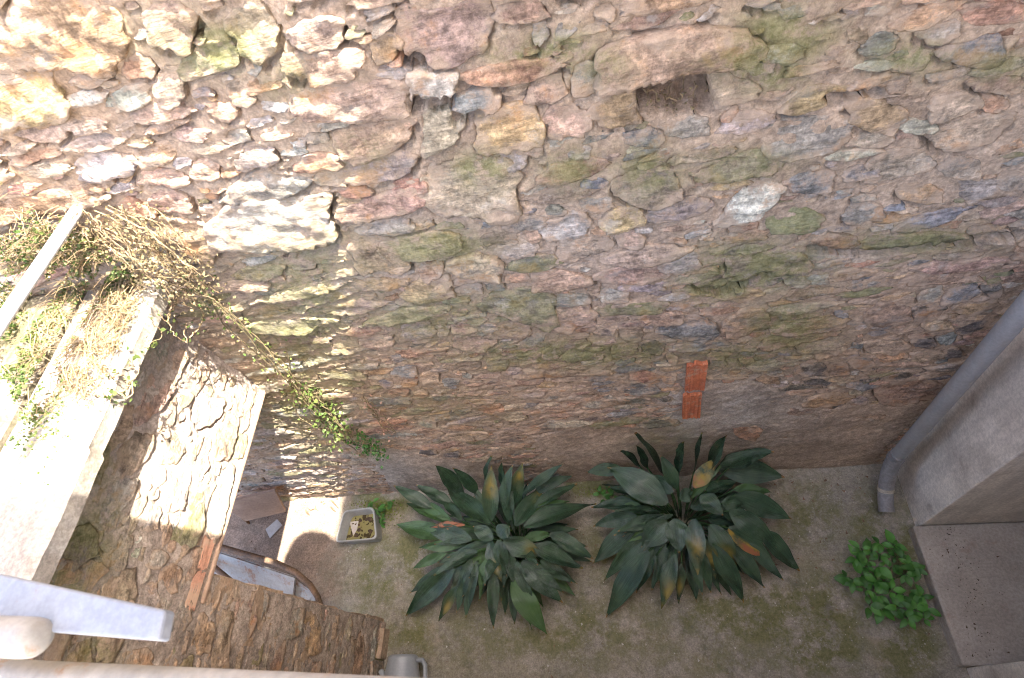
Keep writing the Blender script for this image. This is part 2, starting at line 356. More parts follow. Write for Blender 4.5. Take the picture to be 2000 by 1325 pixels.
class Masonry:
    def __init__(s, world, u0, u1, v0, v1, res, moss_blobs):
        s.world = world; s.res = res; s.mb = moss_blobs
        s.u = np.arange(u0, u1 + res / 2, res); s.v = np.arange(v0, v1 + res / 2, res)
        s.U, s.Vv = np.meshgrid(s.u, s.v)     # rows v, columns u
        s.occ = np.zeros(s.U.shape, bool); s.D = np.zeros(s.U.shape); s.stones = []
        s.px = to_px(s.world(s.U, s.Vv, 0 * s.U))
    def window(s, pu, pv, pad=0.):
        i0 = max(0, int((pu.min() - pad - s.u[0]) / s.res)); i1 = min(len(s.u), int((pu.max() + pad - s.u[0]) / s.res) + 2)
        j0 = max(0, int((pv.min() - pad - s.v[0]) / s.res)); j1 = min(len(s.v), int((pv.max() + pad - s.v[0]) / s.res) + 2)
        return slice(j0, j1), slice(i0, i1)
    def inside(s, sl, pu, pv):
        X = s.U[sl]; Y = s.Vv[sl]; ins = np.zeros(X.shape, bool)
        qu, qv = np.roll(pu, -1), np.roll(pv, -1)
        for a, b, c, d in zip(pu, pv, qu, qv):
            if b == d: continue
            k = ((b > Y) != (d > Y)) & (X < (c - a) * (Y - b) / (d - b) + a); ins ^= k
        return ins
    def try_add(s, pu, pv, col, over=.06, **kw):
        sl = s.window(pu, pv)
        if sl[0].stop - sl[0].start < 2 or sl[1].stop - sl[1].start < 2: return False
        ins = s.inside(sl, pu, pv); a = ins.sum()
        if a < 3: return False
        if (s.occ[sl] & ins).sum() > over * a: return False
        s.occ[sl] |= ins
        s.stones.append(dict(u=pu, v=pv, col=col, **kw)); return True
    def fill(s, classes, ok, palette, ang0, rs):
        for w, h, tries, var, sq in classes:
            U = s.u[0] + rs.rand(tries) * (s.u[-1] - s.u[0]); V = s.v[0] + rs.rand(tries) * (s.v[-1] - s.v[0])
            P = to_px(s.world(U, V, 0 * U)); good = ok(U, V, P)
            for k in np.nonzero(good)[0]:
                ii = min(len(s.u) - 1, int((U[k] - s.u[0]) / s.res)); jj = min(len(s.v) - 1, int((V[k] - s.v[0]) / s.res))
                if s.occ[jj, ii]: continue
                f = math.exp(rs.randn() * var); ww = w * f * math.exp(rs.randn() * .25); hh = h * f
                kind = 'bllbp'[rs.randint(5)] if sq < .5 else 'bbopp'[rs.randint(5)]
                x, y = outline(38 if ww > .12 else 26, ww, hh, kind, rs); an = ang0 + rs.randn() * .09
                xr = x * math.cos(an) - y * math.sin(an); yr = x * math.sin(an) + y * math.cos(an)
                ck = palette(U[k], V[k], P[k], rs)
                s.try_add(U[k] + xr * 1.04, V[k] + yr * 1.04, ck, over=.05)
    def stone_cdt(s, pu, pv, cu, cv, w, h, size, pro, tilt, sk, rs):
        n = len(pu); sp = min(max(size / 8, .0085), .0135); seed = rs.randint(9999)
        iu = cu + (pu - cu) * (1 - .007 / max(size, .06)); iv = cv + (pv - cv) * (1 - .009 / max(size, .06))
        gu, gv = np.meshgrid(np.arange(pu.min(), pu.max(), sp), np.arange(pv.min(), pv.max(), sp))
        gu = (gu + rs.uniform(-.35, .35, gu.shape) * sp).ravel(); gv = (gv + rs.uniform(-.35, .35, gv.shape) * sp).ravel()
        ju = cu + (pu - cu) * .93; jv = cv + (pv - cv) * .93; ins = np.zeros(gu.shape, bool)
        for a, b, c, d in zip(ju, jv, np.roll(ju, -1), np.roll(jv, -1)):
            if b != d: ins ^= ((b > gv) != (d > gv)) & (gu < (c - a) * (gv - b) / (d - b) + a)
        A = np.concatenate([pu, iu, gu[ins]]); B = np.concatenate([pv, iv, gv[ins]])
        r = delaunay_2d_cdt([Vector((x, y)) for x, y in zip(A, B)], [], [list(range(n))], 1, 1e-7)
        P = np.array([(v.x, v.y) for v in r[0]]); tri = r[2]; org = r[3]
        rim = np.array([any(k < n for k in o) for o in org])
        u, v = P[:, 0], P[:, 1]
        d = pro * np.where(rim, .80, 1.) - tilt * np.clip((v - cv) / (h / 2 + 1e-6), -1, 1) * .8 + pro * sk * (u - cu) / (w / 2)
        ang = rs.uniform(-.5, .5); uu = u * math.cos(ang) + v * math.sin(ang); vv = -u * math.sin(ang) * .5 + v
        nz = .50 * fbm(uu * 10 + seed, vv * 24, 3, seed) + .60 * fbm(uu * 34 + seed, vv * 70, 2, seed + 7) + .35 * np.round(1.5 * fbm(uu * 7 + seed, vv * 17, 2, seed + 3)) / 1.5
        d = d + nz * min(.015, .005 + .05 * size) * np.where(rim, .6, 1.)
        for q in getattr(s, 'gaps', []):
            if q[0].max() < u.min() or q[0].min() > u.max() or q[1].max() < v.min() or q[1].min() > v.max(): continue
            k = np.zeros(len(u), bool)
            for a, b, c_, e_ in zip(q[0], q[1], np.roll(q[0], -1), np.roll(q[1], -1)):
                if b != e_: k ^= ((b > v) != (e_ > v)) & (u < (c_ - a) * (v - b) / (e_ - b) + a)
            d = np.where(k, -q[2], d)
        V = np.stack([u, v, d], -1); m = len(V)
        back = {}; ring = []
        for i, o in enumerate(org):
            for k in o:
                if k < n: back[k] = i
        ring = [back[k] for k in range(n) if k in back]
        sk_ = np.stack([cu + (u[ring] - cu) * .95, cv + (v[ring] - cv) * .95, np.full(len(ring), -.045)], -1)
        Fc = [tuple(f) for f in tri]; q = len(ring)
        for k in range(q): Fc.append((m + k, m + (k + 1) % q, ring[(k + 1) % q], ring[k]))
        rf = np.zeros(m + len(ring)); rf[:] = 1; rr = np.hypot((u - cu) / (w / 2), (v - cv) / (h / 2)); rf[:m] = np.clip((rr - .35) / .6, 0, 1); rf[:m] = np.maximum(rf[:m], np.clip((v - cv) / (h / 2), 0, 1) * .8)
        return np.concatenate([V, sk_]), Fc, rf
    def stone_mesh(s, st, rs, flat):
        pu, pv = st['u'], st['v']; n = len(pu)
        cu, cv = pu.mean(), pv.mean(); w = np.ptp(pu); h = np.ptp(pv); size = math.sqrt(w * h)
        pro = (.0035 + .062 * size * rs.uniform(.5, 1.3)); pro = min(pro, .021) * flat + st.get('lift', 0)
        tilt = min(pro * rs.uniform(.75, 1.5) + .004, .035 * h + .005); sk = rs.uniform(-.3, .3)
        ext = size > .07
        if size > .055: return s.stone_cdt(pu, pv, cu, cv, w, h, size, pro, tilt, sk, rs)
        fr = [.94, 1.0, .992, .95, .85, .70, .54, .36, .18] if size > .11 else ([.94, 1.0, .985, .86, .6, .3] if ext else [.95, 1.0, .93, .55])
        pr = {1.0: .80, .992: .97, .985: .97, .95: 1., .93: 1.}
        V = []; seed = rs.randint(9999)
        ca = fbm(np.array([cu * 3.]), np.array([cv * 3.]), 2, 3)[0]
        for i, f in enumerate(fr):
            uu = cu + (pu - cu) * f; vv = cv + (pv - cv) * f
            if i == 0: d = np.full(n, -.045)
            else:
                k = pr.get(f, 1.0 + .04 * (1 - f))
                d = pro * k - tilt * np.clip((vv - cv) / (h / 2 + 1e-6), -1, 1) * .8 + pro * sk * (uu - cu) / (w / 2)
                nz = .6 * fbm(uu * 11 + seed, vv * 26, 3, seed) + .6 * fbm(uu * 42 + seed, vv * 95, 3, seed + 7)
                d = d + nz * min(.017, .006 + .055 * size) * (1 if i > 1 else .5)
            V.append(np.stack([uu, vv, d], -1))
        cd = pro * 1.04 + fbm(np.array([cu * 16. + seed]), np.array([cv * 34.]), 3, seed) * .006
        V = np.concatenate(V + [np.array([[cu, cv, cd[0]]])]); L = len(fr)
        Fc = []
        for i in range(L - 1):
            for k in range(n):
                k2 = (k + 1) % n; Fc.append((i * n + k, i * n + k2, (i + 1) * n + k2, (i + 1) * n + k))
        c = len(V) - 1
        for k in range(n): Fc.append(((L - 1) * n + k, (L - 1) * n + (k + 1) % n, c))
        return V, Fc, np.full(len(V), .55)
    def relief(s, amp, seed, gaps, rs):
        U, V = s.U, s.Vv
        s.D += amp * (.55 * fbm(U * 4, V * 7, 3, seed) + .38 * fbm(U * 16, V * 24, 3, seed + 5) + .30 * fbm(U * 52, V * 60, 2, seed + 9))
        for st in s.stones:
            if rs.rand() > gaps and not st.get('gap'): continue
            g = st.get('gap') or rs.uniform(.008, .015); dp = rs.uniform(.016, .036) * (1 + (.8 if st.get('gap') else 0))
            pu, pv = st['u'], st['v']; sl = s.window(pu, pv, g + s.res)
            k = s.inside(sl, pu, pv - g); s.D[sl] = np.where(k, np.minimum(s.D[sl], -dp + .3 * s.D[sl]), s.D[sl])
    def base(s, name, mat, tint, keep=None, parent=None):
        P = s.world(s.U, s.Vv, s.D).reshape(-1, 3); nv, nu = s.U.shape
        I = np.arange(nv * nu).reshape(nv, nu)
        Q = np.stack([I[:-1, :-1], I[:-1, 1:], I[1:, 1:], I[1:, :-1]], -1)
        if keep is not None: Q = Q[keep[:-1, :-1]]
        Q = Q.reshape(-1, 4)
        ms = blob_mask(s.px, s.mb).reshape(-1)
        me = mesh(name, P, Q, True, tint.reshape(-1, 3), ms)
        return new_obj(name, me, parent, mat)
    def make(s, parent, mat, limit, rs, flat=1.0):
        for st in s.stones:
            P = to_px(s.world(st['u'], st['v'], 0 * st['u'])); x = np.clip(P[:, 0], 0, 2000); y = np.clip(P[:, 1], 0, 1325)
            st['area'] = abs(np.dot(x, np.roll(y, 1)) - np.dot(y, np.roll(x, 1))) / 2
        order = sorted(range(len(s.stones)), key=lambda k: -s.stones[k]['area'])
        BV, BF, BT, BM, off = [], [], [], [], 0
        for rank, k in enumerate(order):
            st = s.stones[k]; V, Fc, rf = s.stone_mesh(st, rs, flat)
            Wp = s.world(V[:, 0], V[:, 1], V[:, 2]); ms = blob_mask(to_px(Wp), s.mb)
            c = np.array(COLS[st['col']]) if isinstance(st['col'], str) else np.array(st['col'])
            c = c * (1 + rs.randn() * .10) * (1 + rs.randn(3) * .035)
            c = np.concatenate([np.tile(c, (len(V), 1)), rf[:, None]], 1)
            if st['col'] == 'M': ms = np.maximum(ms, .55)
            if rank < limit:
                o0 = Wp.mean(0)
                me = mesh('stone', Wp - o0, Fc, True, c, ms)
                o = new_obj('stone', me, parent, mat); o.location = o0
            else:
                BV.append(Wp); BF.extend([tuple(i + off for i in f) for f in Fc]); off += len(Wp)
                BT.append(c); BM.append(ms)
        if BV:
            me = mesh('small_stones', np.concatenate(BV), BF, True, np.concatenate(BT), np.concatenate(BM))
            o = new_obj('small_stones', me, parent, mat); tag(o, kind='stuff')

def in_view(P, mg=160):
    return (P[..., 0] > -mg) & (P[..., 0] < 2000 + mg) & (P[..., 1] > -mg) & (P[..., 1] < 1325 + mg)

# ------------------------------------------------------------------ MAIN WALL
TR = """
120 70 240 150 -10 O b;52 190 150 120 20 Y b;210 125 100 30 30 T l;272 130 60 50 0 R o;255 188 85 45 25 W o;170 190 80 28 10 W o;315 220 130 36 8 P l;165 238 90 38 -8 T p;195 272 145 36 12 T l
85 258 100 30 0 T o;212 322 110 55 -5 W p;230 364 75 20 0 W l;310 297 85 48 15 O o;375 260 70 28 0 P o;462 262 50 38 0 G o;437 214 60 35 0 P o;475 180 62 48 0 T o;520 160 80 36 10 O o;322 345 85 34 0 P b
410 287 85 22 8 T l;500 305 80 48 15 G o;452 333 40 22 0 R o;400 328 60 45 0 P o;357 316 35 20 0 W o;575 294 50 14 0 W o;583 276 30 18 0 W o;620 268 45 20 0 G o;622 316 92 36 5 R o;645 347 65 28 0 T o
333 392 90 42 -8 P o;360 455 140 60 -15 P p;535 430 230 95 5 W b;520 365 180 60 15 G l;265 402 80 30 -20 R o;410 115 120 60 20 M o;335 50 90 90 0 P b;497 55 100 90 -45 T b;620 65 100 70 0 T o
628 128 150 66 0 P b;335 165 70 70 -50 T o;540 205 60 20 0 W o;690 195 215 80 8 P b;870 60 170 120 4 T b;755 92 60 55 20 O o;845 162 85 60 0 W b;788 152 24 40 0 G o;930 192 90 42 8 B p
1000 137 225 42 5 R l;1068 175 80 48 20 P o;1147 150 58 68 -15 W b;1190 162 25 35 0 B b;993 246 128 88 5 Y b;865 245 78 90 -10 T p;1107 235 88 66 5 P o;1200 208 92 72 15 O p;1258 264 75 36 0 B o
1130 295 50 26 0 W o;1037 291 48 24 0 P o;1000 312 60 46 0 G o;922 365 175 122 0 T b;1118 330 150 46 12 R l;1095 378 150 30 10 D l;1160 355 50 18 0 B o;1265 360 130 76 0 T o;1215 425 85 45 10 Y o
1325 405 130 38 12 G o;1165 395 65 28 0 G o;735 265 150 68 12 P p;735 325 160 52 8 G o;800 362 65 32 0 R o;750 397 170 48 10 P o;690 372 80 25 0 R l;1085 410 40 20 0 G o;937 437 80 14 8 B l;1025 432 85 30 0 G o
1105 440 95 48 10 G o;755 440 100 30 8 G o;1110 52 80 34 50 B l;1055 62 30 45 0 G o;948 8 30 28 0 B o;1318 98 300 84 11 P b;1180 18 40 40 0 P o;1552 18 65 28 10 B o;1675 62 40 40 0 D o;1808 28 150 40 18 O l
1940 22 140 42 0 R o;1965 60 80 18 0 R o;1832 60 85 42 15 W o;1716 82 75 38 15 B o;1525 98 85 40 0 W p;1780 115 90 36 20 M l;1895 98 120 50 10 B p;1950 128 120 30 12 M l;1948 162 110 34 5 D o
1720 164 110 40 10 O o;1595 190 150 44 15 O l;1430 172 100 56 -10 T p;1458 238 110 45 15 W l;1340 245 95 38 0 G o;1580 260 180 76 5 G p;1710 222 110 66 0 O o;1860 205 100 48 20 T o;1790 245 70 28 0 G o
1895 252 170 52 15 T o;1940 200 50 33 0 R o;1450 322 180 48 12 M o;1580 355 85 40 0 B p;1680 335 75 24 8 B o;1468 392 150 62 25 W l;1750 320 140 52 15 T o;1875 325 80 42 0 T o;1912 364 80 38 15 G p
1975 350 55 40 0 G o;1685 415 80 38 0 G o;1795 374 90 34 0 O o;1450 438 55 24 15 R o;1545 425 110 58 0 M o;1595 305 110 28 0 T l;1425 222 40 18 30 R o;1700 274 100 28 8 T l
825 475 150 52 5 M o;776 455 50 14 0 R o;976 463 65 26 8 D b;1038 458 40 24 0 P o;1010 485 80 30 0 G o;1140 480 115 42 8 T p;1178 450 44 18 0 O o;1232 465 55 34 0 P o;1260 494 180 36 8 T l;1330 512 80 34 12 G o
1240 530 140 36 6 P o;842 526 46 38 0 O o;930 518 100 46 0 T o;1045 510 120 32 8 M l;1010 541 50 16 0 R o;1095 546 120 36 0 P p;1150 532 40 26 0 G o;838 563 100 46 5 O o;745 495 110 66 0 D b;918 562 52 20 0 G o
968 557 36 14 0 B o;1015 595 150 60 -5 M p;1115 583 70 24 0 G o;1120 612 80 52 10 T p;1160 560 24 28 0 D o;1197 575 60 22 0 G b;1232 600 130 20 5 M b;1290 618 90 26 0 P o;1340 638 110 42 0 B p
800 612 170 26 10 M l;815 645 70 36 10 G o;863 643 32 18 0 W o;738 662 65 26 0 P o;840 622 28 20 0 G o;905 640 50 18 0 P o;950 636 45 14 0 G o;1003 640 70 32 0 O o;1040 660 70 20 20 G l;925 667 80 28 0 T o
990 670 36 14 0 G o;1108 660 80 28 0 D b;1233 650 46 26 0 D o;1220 680 50 18 0 D b;1275 676 46 24 0 K o;1077 687 36 22 0 M o;1130 692 70 24 10 M l;972 707 40 28 0 M o;1000 724 40 14 0 G o;915 712 46 18 0 D o
790 725 48 22 0 B o;755 746 26 20 0 B o;800 746 30 14 0 O o;840 735 38 22 0 P o;912 732 20 12 0 B o;880 744 34 12 0 B o;1180 733 75 14 8 G l;1258 733 60 20 0 R o;1305 735 32 18 0 P o;1245 757 90 24 0 B l
1065 748 40 12 0 O o;822 768 28 14 0 R o;780 764 40 14 0 R o;835 785 65 12 0 D o;955 794 60 18 0 R o;1000 810 60 16 0 T o;1298 777 32 10 0 K o;1158 788 46 12 0 G l;895 832 60 10 0 R l;838 842 50 16 0 P o
912 849 90 14 0 T o;836 825 34 12 0 G o;836 882 34 12 0 K o;880 886 40 12 0 K o;1250 808 24 8 0 R o;1625 472 105 36 0 R l;1780 472 210 36 5 M o;1940 462 90 28 5 T o;1870 494 100 16 5 T o;1880 514 200 26 5 P l
1495 515 150 50 5 M b;1412 549 105 36 8 M p;1440 573 110 24 5 O l;1555 547 50 20 0 W o;1597 542 40 22 15 W p;1525 528 30 12 0 D o;1660 532 90 22 8 O l;1735 612 90 42 5 D o;1812 605 64 28 8 K o
1875 572 75 26 20 B o;1937 563 40 26 0 K o;1905 597 85 22 8 O o;1818 573 50 22 20 G o;1895 636 60 20 15 K o;1828 632 60 18 0 P o;1642 612 26 12 0 B o;1457 626 90 46 5 P o;1426 655 34 18 0 D o;1633 645 16 12 0 K o
1600 674 90 26 5 T o;1727 674 90 24 0 P o;1675 670 20 14 0 B o;1804 668 46 18 0 K o;1850 658 42 18 15 B o;1741 692 60 16 0 O o;1808 693 70 16 0 P o;1860 687 36 16 0 K o;1682 707 48 20 0 B o;1584 719 60 25 0 K o
1592 743 50 13 0 K o;1636 719 42 26 0 D o;1496 711 70 18 0 T o;1458 702 28 10 0 R o;1510 727 40 9 0 G o;1500 740 46 13 0 O o;1458 687 26 12 0 B o;1402 707 30 14 0 G o;1312 698 22 18 0 P o;1685 751 65 12 0 B l
1755 733 70 13 10 K l;1615 778 100 22 10 O l;1676 780 36 13 0 G o;1775 762 130 42 0 D o;1460 840 55 22 0 R o;1700 812 60 12 5 P l;1560 800 50 12 0 T o
"""
mw = Masonry(main_w, -4.1, 2.3, -.12, 4.3, .0082, MOSS_MAIN)
for ln in TR.strip().replace('\n', ';').split(';'):
    a = ln.split()
    cx, cy, w, h, an = map(float, a[:5])
    x, y = outline(52 if w > 110 else 40 if w > 60 else 26, w * 1.05, h * .99, a[6], RS)
    an = math.radians(an); X = cx + x * math.cos(an) + y * math.sin(an); Y = cy - x * math.sin(an) + y * math.cos(an)
    q = np.array([on_y(p, r) for p, r in zip(X, Y)])
    pu, pv = q[:, 0], q[:, 2]
    if np.dot(pu, np.roll(pv, -1)) - np.dot(pv, np.roll(pu, -1)) < 0: pu, pv = pu[::-1], pv[::-1]
    big = w * h > 6500
    mw.try_add(pu, pv, a[6 - 1], over=.30, lift=(.03 if cx in (1318,) else .014 if cx in (845, 930) else -.006 if cx in (870, 922) else 0), gap=(.02 if big and RS.rand() < .6 else None))
# the open hole below the long pink stone, and the brick strip
def poly_wall(pts): q = np.array([on_y(*p) for p in pts]); return q[:, 0], q[:, 2]
HOLE = poly_wall([(1240, 164), (1300, 156), (1380, 132), (1388, 165), (1392, 218), (1330, 228), (1246, 216)])
BRK = poly_wall([(1338, 706), (1388, 704), (1374, 820), (1324, 820)])
GAPS = [poly_wall(p) for p in ([(778, 92), (800, 110), (838, 110), (830, 134), (786, 132)], [(800, 187), (886, 181), (889, 203), (845, 206), (805, 220)], [(882, 203), (890, 213), (946, 206), (946, 228), (890, 236)], [(555, 148), (590, 157), (612, 152), (604, 168), (580, 168)],
        [(1615, 186), (1660, 174), (1730, 172), (1728, 184), (1660, 192), (1618, 200)], [(1575, 478), (1690, 487), (1860, 464), (2000, 448), (2000, 462), (1860, 479), (1690, 502), (1580, 492)],
        [(1330, 556), (1400, 562), (1500, 524), (1508, 538), (1404, 578)], [(540, 500), (600, 486), (660, 478), (660, 488), (600, 498)])]
SLIT = poly_wall([(1246, 160), (1300, 154), (1376, 132), (1380, 160), (1304, 180), (1248, 186)])
mw.gaps = [(*q, .20) for q in GAPS] + [(*SLIT, .40), (*HOLE, .20)]
for q in GAPS + [HOLE, BRK]:
    sl = mw.window(*q); mw.occ[sl] |= mw.inside(sl, *q)
SMOOTH = [poly_wall([(700, 862), (775, 962), (1000, 945), (980, 905), (860, 892)]), poly_wall([(1385, 745), (1480, 745), (1600, 790), (1640, 905), (1330, 935), (1100, 940), (1040, 850), (1150, 830), (1330, 830)]),
          poly_wall([(1600, 800), (1830, 770), (1700, 905), (1560, 915)])]
for q in SMOOTH:
    sl = mw.window(*q); k = mw.inside(sl, *q) & (RS.rand(*mw.U[sl].shape) < .55); mw.occ[sl] |= k
def pal_main(u, v, P, rs):
    if P[0] < 330 and P[1] < 420: s = 'OYTTPOWR'
    elif P[1] > 640: s = 'PPRTTOGGBDKTMPDR' if P[0] > 700 else 'TTWTPDGMOW'
    elif P[0] < 720: s = 'TTWPPTGWOMT'
    else: s = 'TTTPPGGWOMMBDRO'
    return s[rs.randint(len(s))]
def ok_main(u, v, P): return in_view(P, 260) & (v > .03)
mw.fill([(.23, .056, 1500, .2, 0), (.16, .037, 4000, .25, 0), (.105, .027, 9000, .25, 0), (.060, .021, 12000, .25, 0), (.036, .015, 8000, .2, 0)], ok_main, pal_main, .03, RS)
mw.relief(.0130, 21, .55, RS); mw.D += .0025
sl = mw.window(*HOLE, .03); k = mw.inside(sl, *HOLE)
mw.D[sl] = np.where(k, -.05 - .10 * np.clip((mw.Vv[sl] - HOLE[1].min()) / np.ptp(HOLE[1]), 0, 1) + .05 * fbm(mw.U[sl] * 22, mw.Vv[sl] * 22, 4, 4), mw.D[sl])
for q in [SLIT]:
    sl = mw.window(*q, .012); k = mw.inside(sl, *q); mw.D[sl] = np.where(k, -.40, mw.D[sl])
for q in GAPS:
    sl = mw.window(*q, .012); k = mw.inside(sl, *q); mw.D[sl] = np.where(k, -.20, mw.D[sl])
for q in SMOOTH:
    sl = mw.window(*q); k = mw.inside(sl, *q); mw.D[sl] = np.where(k, mw.D[sl] * .8 + .006, mw.D[sl])
# mortar colour: sandy, paler at the foot, cement grey round the brick
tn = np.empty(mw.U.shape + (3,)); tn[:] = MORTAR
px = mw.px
f = sstep(1.4, .35, mw.Vv)[..., None]; tn = tn * (1 - .55 * f) + np.array((.47, .38, .30)) * .55 * f  # pale render at the foot, lightened further to offset dim light
g = blob_mask(px, [(1340, 800, 60, 90, .9), (1450, 800, 130, 70, .75), (1600, 505, 100, 20, .5), (760, 920, 60, 50, .6)])[..., None]
tn = tn * (1 - g) + np.array((.36, .345, .315)) * g
sl = mw.window(*HOLE); k = mw.inside(sl, *HOLE)[..., None]; tn[sl] = np.where(k, np.array((.23, .16, .11)), tn[sl])      # brown earth in the hole, darkened to stand in for shade
g = blob_mask(px, [(40, 330, 220, 120, .6), (60, 200, 150, 150, .7)])[..., None]
tn = tn * (1 - g) + np.array((.43, .28, .16)) * g
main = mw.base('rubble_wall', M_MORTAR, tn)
tag(main, 'tall rubble stone wall with mortar joints, moss and a small hole, closing the back of the yard', 'wall')
mw.make(main, M_STONE, 300, RS)
o = MB().box(-4.1, 2.3, .46, .62, -.12, 4.3).build('wall_core', M_MORTAR, main)
# hollow bricks let into the wall (two pieces, ribbed)
for (t0, t1) in (((1362, 711), (1355, 761)), ((1354, 769), (1349, 815))):
    a = on_y(*t0, -.012); b = on_y(*t1, -.012); wd = .041; m = MB()
    nr = 10; V = []
    for j, (p, zz) in enumerate(((a, 0), (b, 0))):
        for i in range(nr + 1):
            x = p[0] + (i / nr - .5) * 2 * wd + .006 * rnd.uniform(-1, 1)
            dz = .010 * rnd.uniform(-1, 1)
            V.append((x, (-.020 if i % 2 == 0 else -.016) - .003 * rnd.random(), p[2] + dz))
    n1 = nr + 1; V += [(v[0], .03, v[2]) for v in V[:]]
    Fc = [(i, n1 + i, n1 + i + 1, i + 1) for i in range(nr)]
    Fc += [(i, i + 1, 2 * n1 + i + 1, 2 * n1 + i) for i in range(nr)] + [(n1 + i + 1, n1 + i, 3 * n1 + i, 3 * n1 + i + 1) for i in range(nr)]
    Fc += [(0, 2 * n1, 3 * n1, n1), (nr, n1 + nr, 3 * n1 + nr, 2 * n1 + nr)]
    m.add(V, Fc); m.build('brick', M_BRICK, main)

# ------------------------------------------------------------------ SIDE WALL with the door opening
sw = Masonry(side_w, -1.9, 0.0, -.1, 2.38, .0105, MOSS_SIDE)
TS = """
150 1067 80 75 20 M b;225 1070 55 85 -20 T b;246 1090 62 56 10 D o;115 1122 75 50 10 Y b;176 1123 40 60 -35 O b;182 895 55 90 -15 M b;150 1275 55 50 0 P b;258 1292 80 44 0 T o;300 1090 50 40 0 G o;340 1200 60 70 -15 G b
440 1180 40 95 -8 P b;492 1185 36 90 -8 T b;555 1215 70 60 0 G b;600 1240 40 90 0 O b;640 1240 50 110 0 D b;395 1240 40 80 -10 O o;330 1130 40 50 -20 P b;290 1010 40 60 -20 W o;400 800 60 70 -30 W o;330 880 50 60 -20 T o
"""
for ln in TS.strip().replace('\n', ';').split(';'):
    a = ln.split(); cx, cy, w, h, an = map(float, a[:5])
    x, y = outline(30, w, h, a[6], RS); an = math.radians(an)
    q = np.array([on_x(p, r, XW) for p, r in zip(cx + x * math.cos(an) + y * math.sin(an), cy - x * math.sin(an) + y * math.cos(an))])
    pu, pv = q[:, 1], q[:, 2]
    if np.dot(pu, np.roll(pv, -1)) - np.dot(pv, np.roll(pu, -1)) < 0: pu, pv = pu[::-1], pv[::-1]
    if ((pu > -.83) & (pv < 1.63)).any(): continue
    sw.try_add(pu, pv, a[5], over=.3)
DOOR_Y, DOOR_Z = -.82, 1.62
opening = (sw.U > DOOR_Y) & (sw.Vv < DOOR_Z)
sw.occ |= (sw.U > DOOR_Y - .012) & (sw.Vv < DOOR_Z + .02)
sw.occ |= (sw.U > -.02)
STRIP = np.array([on_x(*p, XW) for p in [(408, 1050), (432, 1062), (384, 1190), (356, 1178)]]); STRIP = (STRIP[:, 1], STRIP[:, 2])
sl = sw.window(*STRIP); sw.occ[sl] |= sw.inside(sl, *STRIP)
def pal_side(u, v, P, rs): s = 'TTTPGGTWDMT'; return s[rs.randint(len(s))]
sw.fill([(.24, .10, 900, .2, 1), (.16, .065, 2500, .25, 1), (.10, .042, 5000, .25, 0), (.055, .028, 6000, .25, 0)], lambda u, v, P: in_view(P, 260) & (v > .03), pal_side, 0., RS)
sw.relief(.0115, 61, .07, RS); sw.D += .003
tn = np.empty(sw.U.shape + (3,)); tn[:] = (.42, .345, .285)
side = sw.base('doorway_wall', M_MORTAR, tn, ~opening)
tag(side, 'low rubble wall with an open doorway and concrete coping, meeting the tall wall at its end', 'wall')
sw.make(side, M_STONE, 200, RS, .42)
# thickness of the wall, lintel and jamb
m = MB(); m.box(XW - .34, XW - .05, -1.9, DOOR_Y, -.1, 2.36); m.box(XW - .34, XW - .05, DOOR_Y, -.03, DOOR_Z, 2.36)
m.build('wall_core', M_MORTAR, side)
def edge_stones(parent, spots):
    for (x0, x1, y0, y1, z0, z1, ck) in spots:
        nx = 6; V = []; Fc = []
        m = MB(); m.box(x0, x1, y0, y1, z0, z1)
        V = np.array(m.V); me = None
        import bmesh
        bm = bmesh.new(); vs_ = [bm.verts.new(v) for v in m.V]
        for f_ in m.F: bm.faces.new([vs_[i] for i in f_])
        bmesh.ops.subdivide_edges(bm, edges=bm.edges[:], cuts=3, use_grid_fill=True)
        P = np.array([v.co[:] for v in bm.verts])
        dx = .010 * fbm(P[:, 1] * 22 + x0, P[:, 2] * 22, 3, 31); dy = .012 * fbm(P[:, 0] * 20, P[:, 2] * 25 + z0 * 9, 3, 37); dz = .008 * fbm(P[:, 1] * 25, P[:, 0] * 25 + z0 * 5, 3, 41)
        for v, a, b, c in zip(bm.verts, dx, dy, dz): v.co.x += a; v.co.y += b; v.co.z += c
        bmesh.ops.recalc_face_normals(bm, faces=bm.faces)
        me = bpy.data.meshes.new('jamb_stone'); bm.to_mesh(me); bm.free()
        for p in me.polygons: p.use_smooth = True
        try: me.set_sharp_from_angle(angle=math.radians(50))
        except Exception: pass
        a = me.color_attributes.new('tint', 'FLOAT_COLOR', 'POINT'); c = COLS[ck]
        for d in a.data: d.color = (*c, 1)
        a = me.attributes.new('moss', 'FLOAT', 'POINT')
        new_obj('jamb_stone', me, parent, M_STONE)
z = 0.02; js = []
hs = [.26, .30, .14, .22, .19, .20, .27]; ks = 'TGPTDOT'
for h_, k_ in zip(hs, ks):
    js.append((XW - .30, XW - .006 + rnd.uniform(-.006, .010), DOOR_Y - .10 - rnd.uniform(0, .12), DOOR_Y + .014 + rnd.uniform(-.008, .008), z, min(z + h_ - .012, DOOR_Z - .01), k_)); z += h_
edge_stones(side, js)
